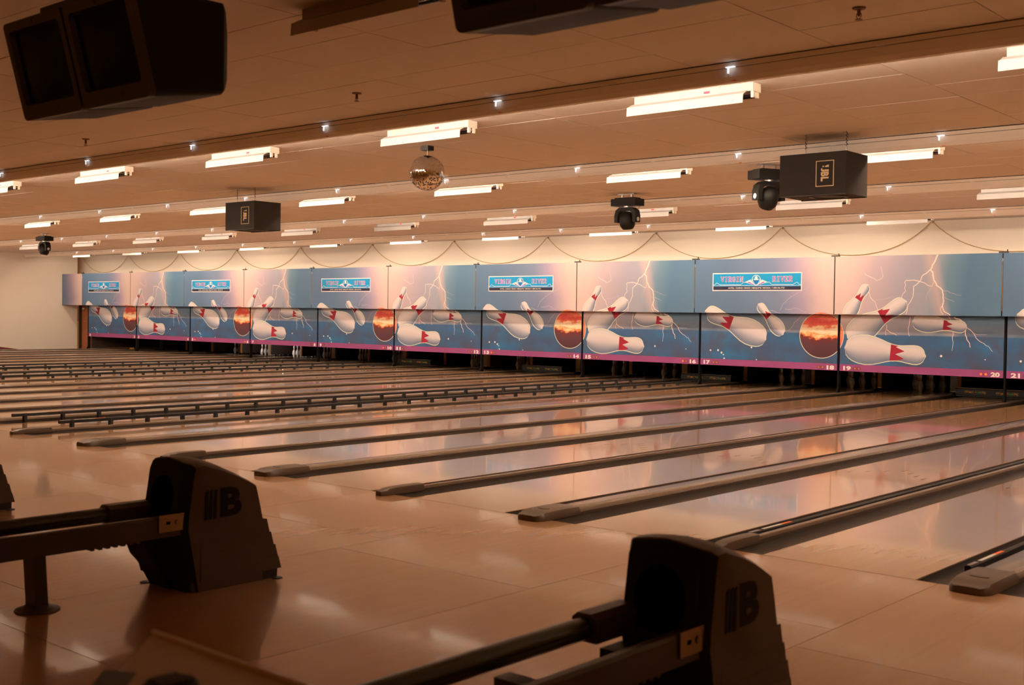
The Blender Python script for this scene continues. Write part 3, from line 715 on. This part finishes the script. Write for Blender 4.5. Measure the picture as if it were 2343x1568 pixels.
t = thing('upper_masking_panel', 'short plain purple and peach masking panel against the side wall', 'masking panel', (divx(0) - W, YU, 0), 'upper masking panels')
panel_body(XL_WALL - divx(0) + W + .01, W - .012, ZB, ZT, BGA, t)
# posts, clips and gap rods at each divider
for i in range(0, 14):
    x = divx(2 * i); k = 2 * i
    lab = 'black masking post between lane numbers %s and %s' % (num(k), num(k + 1)) if k else 'black masking post beside lane number one'
    t = thing('masking_post', lab, 'post', (x, YM + .03, 0), 'masking posts')
    bx('post_upright', POSTM, t, -.014, .014, -.04, .06, .041, ZB)
    MB().prism([(-.10, .041), (-.02, .16), (.02, .16), (.03, .041)], -.02, .02, 'x').obj('post_foot', POSTM, t)
    gap = 'between upper panels above lane numbers %s and %s' % (num(k), num(k + 1)) if k else 'beside the upper panel above lane number one'
    t = thing('panel_clip', 'dark top clip ' + gap, 'clip', (x, YU, ZT + .002), 'upper panel clips')
    bx('clip_body', DARK, t, -.075, .095, -.012, .045, .0, .025); bx('clip_tab', DARK, t, .075, .095, -.012, .0, .025, .06)
    t = thing('gap_rod', 'thin dark rod in the gap ' + gap, 'rod', (x, YU, ZT), 'panel gap rods')
    bx('rod_channel', POSTM, t, -.009, .009, .004, .03, ZB - ZT + .01, -.005); bx('rod_insert', pmat('gap_gold', (.35, .22, .09), .4, metal=.5) if k % 4 == 0 else DARK, t, -.004, .004, .0, .004, ZB - ZT + .10, -.16)
    bx('rod_tip', LABW if k % 4 == 0 else DARK, t, -.004, .004, .0, .004, -.16, -.10)
# golden rope swags pinned to the end wall
def swag(i):
    xm = divx(2 * i)
    a, b = xm - W / 2 - .03, xm + W / 2 - .07
    t = thing('rope_swag', 'golden rope swag on the wall dipping above the gap %s' % ('between numbers %s and %s' % (num(2 * i), num(2 * i + 1)) if i else 'beside number one'), 'rope', (0, Y_WALL - .03, 0), 'rope swags')
    pts = []
    for j in range(25):
        s = j / 24; x = a + (b - a) * s; pts.append((x, 0, 2.945 + (3.585 - 2.945) * (math.cosh(2.1 * (2 * s - 1)) - 1) / (math.cosh(2.1) - 1)))
    MB().tube(pts, .0085, 6).obj('rope', ROPE, t, True)
    bx('hook', BRASS, t, a - .012, a + .012, -.01, .03, 3.565, 3.60)
for i in range(0, 13): swag(i)

# =================================================================== CEILING FITTINGS
def fixture(lit, label, group, loc):
    t = thing('strip_light_fixture', label, 'light fixture', loc, group)
    wm = WHITE_MET if lit else OFFM; L_ = 1.20
    MB().prism([(.06, .0), (.06, -.072), (.19, -.072), (.19, .0)], 0, L_ + .02, 'x').obj('channel', wm, t)
    bx('end_plate', SOCK if lit else OFFM, t, L_ + .02, L_ + .026, .055, .195, -.075, .0)
    sl = MB().prism([(.058, -.066), (.002, -.098), (.0, -.104), (.062, -.072)], -.03, L_ - .03, 'x').obj('shade_slope', wm, t)
    MB().prism([(.0, -.098), (-.006, -.178), (-.002, -.180), (.004, -.1)], -.04, L_ - .035, 'x').obj('shade_face', wm, t)
    for y in (.09, .16):
        for x in (0.012, L_ - .012 + .02): bx('lamp_socket', SOCK if lit else OFFM, t, x - .012, x + .012, y - .014, y + .014, -.125, -.07)
        MB().tube([(.025, y, -.108), (L_ - .005, y, -.108)], .0127, 8).obj('tube', BLT, t, True)
    bx('sticker', STICK, t, .74, .80, .0585, .06, -.05, -.03)
    return t
rows = [(1, 1.25, 3.317, 1.76, 12), (2, 1.21, 3.355, 6.05, 11), (3, 1.17, 3.378, 10.98, 11), (4, 1.12, 3.395, 14.75, 11)]
ordn = {1: 'first', 2: 'second', 3: 'third', 4: 'fourth'}
base = None
for r, xa, sp, y, n in rows:
    for i in range(-2, n):
        x = xa - sp * i
        lab = 'white blacklight strip fixture with angled shade in the row just behind the %s ceiling beam' % ordn[r]; gr = 'strip fixtures behind the %s beam' % ordn[r]
        if base is None: base = fixture(True, lab, gr, (x, y, ZC))
        else: dup(base, (x, y, ZC), lab, gr)
off = fixture(False, 'strip fixture toned an unlit brown on the near ceiling between the monitors', 'unlit fixtures', (1.31, -2.14, ZC))
# cove lamps behind each beam: the hall's light
cv = None
for r, yb in enumerate(BEAMS):
    for i in range(-3, 16):
        x = 2.74 - 2.44 * i - 2.42
        if x < XL_WALL + .05: continue
        lab = 'lit fluorescent cove tube hidden behind the %s ceiling beam' % ordn[r + 1]; gr = 'cove tubes behind the %s beam' % ordn[r + 1]
        dim = (r, i) in ((2, 6), (3, 1), (3, 9), (3, 13))
        t = thing('cove_lamp', lab, 'lamp', (x, yb + .073, 3.512), gr)
        if cv is None:
            cv = [MB().box(0, 2.4, 0, .03, -.03, .055).mesh('lamp_batten', WHITE_MET)] + [MB().tube([(.03, .062, 0), (2.37, .062, 0)], .019, 10).mesh('lamp_tube', m_, True) for m_ in (TUBE, TUBE_DIM)] + [MB().box(-.012, .012, .02, .085, -.025, .03).mesh('lamp_holder', SOCK)]
        link('lamp_batten', cv[0], t); link('lamp_tube', cv[2 if dim else 1], t); link('lamp_holder', cv[3], t, (.015, 0, 0)); link('lamp_holder', cv[3], t, (2.385, 0, 0))
# small white cable clips along the beams; alternate ones carry an added glow
cl = None
for r, yb in enumerate(BEAMS):
    for i in range(-3, 31):
        x = 2.74 - 1.22 * i
        if x < XL_WALL + .3: continue
        lab = ('tiny white clip with added glow and dangling wire on the %s ceiling beam' if i % 2 == 0 else 'tiny flat unlit white clip on the %s ceiling beam') % ordn[r + 1]; gr = '%s clips on the %s beam' % ('bracket' if i % 2 == 0 else 'flat', ordn[r + 1])
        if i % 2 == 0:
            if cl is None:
                cl = thing('glow_clip', lab, 'clip with added glow', (x, yb - .016, 3.552), gr)
                bx('clip_plate', CLIPGLOW, cl, -.035, .04, -.025, .004, -.004, .004); bx('clip_stem', CLIPGLOW, cl, -.018, -.004, -.024, -.014, -.05, -.006)
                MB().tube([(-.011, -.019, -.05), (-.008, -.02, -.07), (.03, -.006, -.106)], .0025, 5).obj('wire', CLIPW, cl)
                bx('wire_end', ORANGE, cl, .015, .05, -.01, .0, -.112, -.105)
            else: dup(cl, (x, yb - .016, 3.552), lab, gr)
        else:
            o = MB().box(-.03, .03, -.02, .004, -.003, .003).box(-.026, -.022, -.018, -.014, -.05, -.003).obj('cable_clip', CLIPW); o.location = (x, yb - .016, 3.552); tag(o, lab, 'clip', gr)
# sprinkler heads
sp_ = None
for x in (-.645, -5.467, 4.2):
    if sp_ is None:
        sp_ = thing('sprinkler_head', 'small dark sprinkler head on the near ceiling before the first beam', 'sprinkler', (x, .12, ZC), 'ceiling sprinklers')
        MB().lathe([(.045, 0), (.04, -.008), (.015, -.012)], 16).obj('escutcheon', BRASS, sp_, True); MB().lathe([(.012, -.008), (.012, -.04), (.006, -.055)], 10).obj('sprinkler_body', BRASS, sp_)
        MB().tube([(-.014, 0, -.035), (-.018, 0, -.055), (0, 0, -.075)], .003, 5).tube([(.014, 0, -.035), (.018, 0, -.055), (0, 0, -.075)], .003, 5).obj('frame_arms', BRASS, sp_)
        MB().lathe([(.001, -.072), (.024, -.074), (.024, -.077), (.001, -.078)], 14).obj('deflector', BRASS, sp_)
    else: dup(sp_, (x, .12, ZC))
# mirror ball
t = thing('mirror_ball', 'silver mirror ball hanging from the ceiling between the two hanging speakers', 'mirror ball', (-2.55, 2.92, ZC))
MB().box(-.06, .06, -.05, .05, -.055, 0).obj('motor', DARK, t); MB().tube([(0, 0, -.05), (0, 0, -.115)], .004, 6).obj('cord', METAL, t)
MB().lathe([(.001, -.108), (.018, -.11), (.018, -.125)], 12).obj('top_cap', DARK, t)
sph = MB(); R_ = .2125; zc = -.3225; NR = 44; rr = random.Random(3)
for i in range(NR):
    p0, p1 = math.pi * i / NR, math.pi * (i + 1) / NR; pm_ = (p0 + p1) / 2; n = max(4, int(2 * math.pi * math.sin(pm_) * NR / math.pi))
    for j in range(n):
        a0, a1 = 2 * math.pi * (j + .04) / n, 2 * math.pi * (j + .96) / n; ja, jb = rr.uniform(-.0009, .0009), rr.uniform(-.0009, .0009)
        q = []
        for p, a, dr_ in ((p0 + .003, a0, ja), (p0 + .003, a1, jb), (p1 - .003, a1, -ja), (p1 - .003, a0, -jb)):
            rad = R_ + dr_; q.append((rad * math.sin(p) * math.cos(a), rad * math.sin(p) * math.sin(a), zc + rad * math.cos(p)))
        sph.add(q, [(0, 3, 2, 1)])
mo = sph.obj('mirror_tiles', MIRROR, t); mo['kind'] = 'stuff'
MB().lathe([(.001, zc + .209), (.09, zc + .189), (.15, zc + .147), (.19, zc + .09), (.209, zc), (.19, zc - .09), (.15, zc - .147), (.09, zc - .189), (.001, zc - .209)], 32).obj('ball_core', DARK, t, True)
# hanging loudspeakers
def speaker(x0, y0, label):
    t = thing('hanging_speaker', label, 'loudspeaker', (x0, y0, 2.94), 'hanging loudspeakers'); w_, d_, h_ = .782, .535, .455
    MB().box(0, w_, 0, d_, .0, h_).obj('cabinet', SPK, t)
    bx('bottom_rim', DARK, t, 0, w_, .0, .02, -.008, 0); bx('bottom_rim', DARK, t, 0, w_, d_ - .02, d_, -.008, 0)
    MB().ring((.46, .27, -.004), .17, .215, 'z', .012, 28).obj('woofer_ring', DARK, t); MB().ring((.46, .27, .0), .0005, .17, 'z', .006, 28).obj('woofer_cone', RUB, t)
    lx0, lx1, lz0, lz1 = .435, .645, .085, .365
    lg = MB().box(lx0, lx1, -.004, 0, lz0, lz0 + .008).box(lx0, lx1, -.004, 0, lz1 - .008, lz1).box(lx0, lx0 + .008, -.004, 0, lz0, lz1).box(lx1 - .008, lx1, -.004, 0, lz0, lz1).obj('logo_frame', CREAM, t)
    # letters read downwards: build upright, then turn a quarter clockwise
    m = MB(); cx_, cz_ = (lx0 + lx1) / 2 + .0, (lz0 + lz1) / 2
    for ch, a, b in (('J', -.058, -.02), ('B', -.016, .034), ('L', .038, .085)):
        q = textmb(ch, a, b, -.046, .046, 0, .05); m.add(q.v, q.f)
    m.add([(-.066, 0, .046), (-.094, 0, .046), (-.080, 0, -.0), (-.068, 0, -.0)], [(0, 1, 2, 3)])
    m.add([(-.068, 0, -.012), (-.084, 0, -.012), (-.084, 0, -.028), (-.068, 0, -.028)], [(0, 1, 2, 3)])
    m.xf(Matrix.Translation((cx_, -.003, cz_)) @ Matrix.Rotation(math.pi / 2, 4, 'Y'))
    m.obj('lettering', CREAM, lg)
    for cx in (.30, .775):
        c_ = MB().tube([(cx, .02, h_ - .01), (cx, .02, h_ + .05)], .006, 6).obj('chain_hook', METAL, t)
        ch = MB()
        for j in range(9):
            zz = h_ + .04 + j * .0185
            ch.tube([(cx + (.006 if j % 2 else 0), .02, zz), (cx - .006 + (.012 if j % 2 else 0), .02, zz + .012), (cx, .02, zz + .022)], .0055, 5)
        ch.obj('chain', CHAIN, t)
    return t
s1 = speaker(1.172, 4.74, 'black hanging loudspeaker box with a moving head light behind it')
dup(s1, (-8.945, 4.545, 2.92), 'black hanging loudspeaker box hung away from any moving head light')
# moving head lights
def moving_head(loc, label, rz=0., tilt=0.):
    t = thing('moving_head_light', label, 'stage light', loc, 'moving head stage lights'); t.rotation_euler = (0, 0, rz)
    bx('mount_plate', METAL, t, -.16, .16, -.05, .05, -.012, 0)
    for x in (-.1, .09): bx('clamp', METAL, t, x - .015, x + .015, -.02, .02, -.07, -.01)
    MB().box(-.245, .245, -.13, .13, -.20, -.085).box(-.19, .19, -.10, .10, -.085, -.065).obj('base_housing', MHB, t)
    MB().lathe([(.06, -.2), (.06, -.225), (.04, -.228)], 14).obj('pivot', METAL, t, True)
    yk = MB(); path = [(-.21, -.47), (-.215, -.36), (-.19, -.27), (-.12, -.225), (.12, -.225), (.19, -.27), (.215, -.36), (.21, -.47)]
    inn = [(-.15, -.47), (-.15, -.37), (-.13, -.31), (-.08, -.275), (.08, -.275), (.13, -.31), (.15, -.37), (.15, -.47)]
    o = [(p[0], y, p[1]) for y in (-.07, .07) for p in path + inn[::-1]]; n = 16
    yk.add(o, [(i, (i + 1) % n, n + (i + 1) % n, n + i) for i in range(n)] + [(i, i + 1, 14 - i, 15 - i) for i in range(7)] + [(n + i, n + 15 - i, n + 14 - i, n + i + 1) for i in range(7)])
    yk.obj('yoke', MHB, t, True)
    hd = MB().lathe([(.001, .145), (.06, .135), (.10, .10), (.125, .04), (.13, -.03), (.125, -.09), (.10, -.13), (.085, -.15), (.001, -.152)], 20)
    hd.xf(Matrix.Translation((0, 0, -.43)) @ Matrix.Rotation(tilt, 4, 'X')); h = hd.obj('lamp_head', MHB, t, True)
    le = MB().lathe([(.001, -.149), (.07, -.149), (.07, -.157), (.001, -.16)], 18); le.xf(Matrix.Translation((0, 0, -.43)) @ Matrix.Rotation(tilt, 4, 'X')); le.obj('lens', GLASS_L, h)
    for s in (-1, 1): MB().ring((s * .214, 0, -.42), .0005, .035, 'x', .012, 12).obj('pivot_cap', METAL, t)
    MB().tube([(.245, 0, -.16), (.26, 0, -.2), (.22, 0, -.25), (.18, 0, -.255)], .004, 5).obj('cable', DARK, t)
    return t
moving_head((-3.79, 8.8, ZC), 'black moving head stage light hanging alone near the middle of the ceiling', 0, .15)
moving_head((-.07, 6.76, ZC), 'black moving head stage light partly hidden behind a hanging loudspeaker', math.radians(65), .45)
moving_head((-23.23, 8.72, ZC), 'black moving head stage light far down the hall near the cream side wall', 0, -.1)
# overhead monitors, two per pair of lanes
TVW, TVH = .645, .545
def monitor(loc, label):
    t = thing('crt_monitor', label, 'monitor', loc, 'overhead monitors'); t.rotation_euler = (math.radians(14.6), 0, 0)
    # bezel with a curved screen opening
    outer, inner, n = [], [], 12
    def rrect(x0, x1, z0, z1, r, k=5):
        o = []
        for cx_, cz_, a0 in ((x1 - r, z1 - r, 0), (x0 + r, z1 - r, 90), (x0 + r, z0 + r, 180), (x1 - r, z0 + r, 270)):
            for j in range(k + 1): a = math.radians(a0 + 90 * j / k); o.append((cx_ + r * math.cos(a), cz_ + r * math.sin(a)))
        return o
    O, I = rrect(.002, TVW - .002, 0, TVH, .035), rrect(.05, TVW - .05, .085, TVH - .055, .025)
    N = len(O); vs = [(p[0], .05, p[1]) for p in O] + [(p[0], .0, p[1]) for p in rrect(.008, TVW - .008, .006, TVH - .006, .03)] + [(p[0], .0, p[1]) for p in I] + [(p[0], .03, p[1]) for p in rrect(.062, TVW - .062, .097, TVH - .067, .02)]
    MB().add(vs, [(m * N + i, m * N + (i + 1) % N, (m + 1) * N + (i + 1) % N, (m + 1) * N + i) for m in range(3) for i in range(N)]).obj('bezel', BEZ, t, True)
    sc = MB(); q = 8
    for i in range(q + 1):
        for j in range(q + 1):
            a, b = i / q, j / q; sc.v.append((.055 + a * (TVW - .11), .034 - .022 * (1 - (2 * a - 1) ** 2) * (1 - (2 * b - 1) ** 2) - .004, .09 + b * (TVH - .15)))
    sc.f = [(i * (q + 1) + j, (i + 1) * (q + 1) + j, (i + 1) * (q + 1) + j + 1, i * (q + 1) + j + 1) for i in range(q) for j in range(q)]
    sc.obj('screen', SCR, t, True)
    tn = math.tan(math.radians(14.6)); rings = []
    for f_, y, e, zb, zt in ((1, .04, 0, .012, .532), (0, .30, 0, .058, .555), (0, .425, .0, .078, .555), (0, .45, .02, .095, .535), (0, .53, .12, .16, .45)):
        rings.append([(p[0], (y - p[1] * tn) if f_ else y, p[1]) for p in rrect(.002 + e, TVW - .002 - e, zb, zt, .03)])
    MB().loft(rings).xf(Matrix.Rotation(math.radians(-14.6), 4, 'X')).obj('casing', TVC, t, True)
    bx('speaker_slot', DARK, t, .19, .40, -.002, .002, .03, .055); MB().ring((.32, -.001, TVH - .028), .0005, .013, 'y', .004, 14).obj('sensor', DARK, t)
    return t
def mount(xc, label):
    t = thing('monitor_mount', label, 'mount', (xc, -3.74, ZC), 'monitor mounts')
    MB().box(-.2, .2, -.12, .12, -.02, 0).obj('ceiling_plate', DARK, t); MB().tube([(0, 0, -.02), (0, 0, -.33)], .03, 12).obj('pole', DARK, t)
    bx('crossbar', DARK, t, -.62, .62, -.03, .05, -.33, -.30)
for p, nm in ((1, 'in the pair with both screens showing'), (2, 'in the pair mostly cut off')):
    xo = 1.047 + (p - 1) * W
    monitor((xo, -3.842, 2.646), 'dark CRT monitor %s, nearer lane one' % nm); monitor((xo + .652, -3.842, 2.646), 'dark CRT monitor %s, farther from lane one' % nm)
    mount(xo + .648, 'black ceiling mount of the monitors %s' % nm)

# =================================================================== BALL RETURNS
def ball_return(xc, label):
    t = thing('ball_return', label, 'ball return', (xc, 0, 0), 'ball returns')
    HW = .200
    prof = [(-3.280, .0), (-3.332, .276), (-3.350, .362), (-3.346, .422), (-3.312, .656), (-3.300, .722), (-3.247, .727), (-3.156, .713), (-3.085, .691), (-2.975, .644), (-2.90, .606), (-2.84, .572), (-2.815, .47), (-2.792, .365), (-2.79, .0)]
    rings = []
    for x in (-HW, -HW + .02, -HW + .055, -.09, 0, .09, HW - .055, HW - .02, HW):
        e = .05 if abs(x) > HW - .01 else (.026 if abs(x) > HW - .03 else 0); r = []
        for (y, z) in prof:
            k = min(1, max(0, (z - .42) / .3)); zz = z + k * .034 * (1 - (x / HW) ** 2) - k * (.012 if abs(x) > HW - .01 else 0)
            ww = 1.0 - .03 * max(0, z - .4)
            r.append((x * ww, y + (e if y < -3.24 else 0), zz))
        rings.append(r)
    MB().loft(rings).obj('hood', BRH, t, True)
    sh = MB(); stn = (-HW, -HW + .02, -HW + .055, 0, HW - .055, HW - .02, HW); fr = prof[:6]
    for x in stn:
        e = .05 if abs(x) > HW - .01 else (.026 if abs(x) > HW - .03 else 0)
        for (y, z) in fr:
            k = min(1, max(0, (z - .42) / .3)); sh.v.append((x * (1.0 - .03 * max(0, z - .4)) * 1.004, y + e - .004, z + k * .034 * (1 - (x / HW) ** 2) - k * (.012 if abs(x) > HW - .01 else 0) - (.004 if z > .7 else 0)))
    nf = len(fr); sh.f = [(i * nf + j, (i + 1) * nf + j, (i + 1) * nf + j + 1, i * nf + j + 1) for i in range(len(stn) - 1) for j in range(nf - 1)]
    sh.obj('front_shell', BRF, t, True)
    # front plate with oval ball opening
    n = 32; cz = .525; O, I = [], []
    for i in range(n):
        a = 2 * math.pi * i / n; ca, sa = math.cos(a), math.sin(a)
        k = min(.158 / max(abs(ca), 1e-6), (.205 if sa > 0 else .215) / max(abs(sa), 1e-6)); O.append((k * ca, cz + k * sa)); I.append((.118 * ca, cz + .005 + .128 * sa))
    yf = lambda z: -3.352 + .155 * max(0, z - .42) + (.0 if z > .36 else (.362 - z) * .2)
    vs = [(p[0], yf(p[1]) - .012, p[1]) for p in O] + [(p[0], yf(p[1]) - .014, p[1]) for p in I] + [(p[0], yf(p[1]) + .03, p[1]) for p in I] + [(p[0], yf(p[1]) + .03, p[1]) for p in O]
    fp = MB().add(vs, [(m * n + i, m * n + (i + 1) % n, ((m + 1) % 4) * n + (i + 1) % n, ((m + 1) % 4) * n + i) for m in range(4) for i in range(n)]).obj('front_plate', BRF, t)
    MB().add([(p[0], yf(p[1]) - .006, p[1]) for p in I], [tuple(range(n))]).obj('ball_opening', HOLE, fp)
    # tiers of the rear skirt
    for i, (z0, z1, yb) in enumerate(((.282, .362, -2.752), (.203, .282, -2.722), (.128, .203, -2.692), (.055, .128, -2.668))):
        o = .002 + .002 * i
        MB().loft([[(-HW * .985 - o, -3.22, z), (HW * .985 + o, -3.22, z), (HW * .985 + o, y, z), (-HW * .985 - o, y, z)] for z, y in ((z0, yb + .012), (z1 - .003, yb - .008), (z1, yb - .012))]).obj('skirt_tier', BRH, t)
    bx('plinth', RUB, t, -HW * .95, HW * .95, -3.27, -2.675, .0, .055)
    MB().loft([[(-.19, y0, z), (.02, y0, z), (.02, -3.2, z), (-.19, -3.2, z)] for z, y0 in ((.0, -3.30), (.08, -3.345), (.085, -3.36), (.135, -3.375), (.2, -3.43), (.272, -3.46), (.33, -3.46))]).obj('belly_shroud', BRF, t, True)
    # side emblem: three bars and a B
    for s in (1,):
        X = HW * .992
        em = None
        for i in range(3):
            y = -3.185 + i * .030
            o = MB().prism([(y - .014, .405), (y + .008, .408), (y + .014, .574), (y - .006, .566)], X - .002, X + .004, 'x').obj('emblem_bar', BRE, t)
        q = textmb('B', -3.092, -2.942, .410, .580, 0, .05)
        m = MB().add([(X + .003, v[0], v[2]) for v in q.v], q.f); m.obj('emblem_letter', BRE, t)
    # ball track: tube rail, sleeve, beam rail, chrome latch, post
    MB().tube([(-.155, -3.40, .442), (-.155, -6.0, .442)], .043, 12).obj('tube_rail', GREENT, t, True)
    MB().loft([[(-.155 + dx, y, .442 + dz) for dx, dz in ((-.055, -.05), (-.055, .035), (-.03, .056), (.03, .056), (.06, .035), (.06, -.05))] for y in (-3.34, -3.56, -3.61)]).obj('rail_sleeve', RAILB, t)
    MB().prism([(.115, .335), (.115, .44), (.13, .452), (.16, .452), (.172, .44), (.172, .335)], -6.0, -3.31, 'y').obj('beam_rail', RAILB, t)
    MB().box(.175, .182, -3.475, -3.312, .367, .462).obj('latch_plate', CHROME, t); MB().ring((.184, -3.36, .415), .0005, .014, 'x', .012, 12).obj('latch_bolt', CHROME, t); bx('latch_hole', HOLE, t, .1815, .1835, -3.43, -3.405, .408, .424)
    for i in range(7): bx('beam_rib', RAILB, t, .12, .168, -3.60 - .045 * i, -3.58 - .045 * i, .322, .336)
    bx('cross_tie', RAILB, t, -.16, .15, -4.10, -4.02, .33, .37)
    for y in (-4.06, -5.6):
        MB().loft([[(-.075 + a, y + b + dy, z) for a, b in ((-.055, -.035), (.055, -.035), (.055, .035), (-.055, .035))] for z, dy in ((.012, .02), (.34, 0))]).obj('post', RAILB, t)
        MB().lathe([(.115, 0), (.112, .008), (.07, .02), (.06, .03)], 20, (-.075, y + .02, .001)).obj('post_flange', RAILB, t, True)
    for x in (-.23, .22): MB().lathe([(.035, 0), (.033, .004), (.001, .005)], 14, (x, -3.30 if x < 0 else -2.70, .001)).obj('floor_plate', RUB, t)
    return t
XB = 1.676
ball_return(XB, 'dark ball return with its track and post, hood and side emblem in full view')
ball_return(XB + W, 'dark ball return nearest the grey console, its base cut off')
ball_return(XB - W, 'dark ball return mostly out of view on the lane 19 side')

# =================================================================== SCORING CONSOLE
t = thing('scoring_console', 'brown-grey bowler console top with a round ribbed black button', 'console', (5.26, -5.63, 0))
top = [(0., 0.), (1.0, -.02), (1.0, -.62), (.62, -.62)]
MB().prism(top, .87, .897, 'z').obj('console_top', CONS, t)
MB().prism([(0, .0), (1., -.02), (1., -.03), (0.006, -.012)], .897, .903, 'z').obj('edge_lip', CONE, t)
MB().prism([(.35, -.10), (.9, -.12), (.9, -.5), (.66, -.5)], 0.0, .87, 'z').obj('pedestal', BEZ, t)
MB().lathe([(.052, .0), (.052, .006), (.046, .012), (.044, .010), (.001, .014)], 28, (.356, -.187, .897)).obj('round_button', RUB, t, True)
for i in range(5): MB().box(.325 - .0, .385, -.213 + i * .0125, -.207 + i * .0125, .908, .914).obj('button_rib', DARK, t)
MB().prism([(.175, -.22), (.235, -.185), (.325, -.27), (.275, -.31)], .897, .899, 'z').obj('key_pad', BEZ, t)
MB().lathe([(.012, .0), (.012, .004), (.001, .006)], 12, (.50, -.24, .897)).obj('small_button', DARK, t, True)
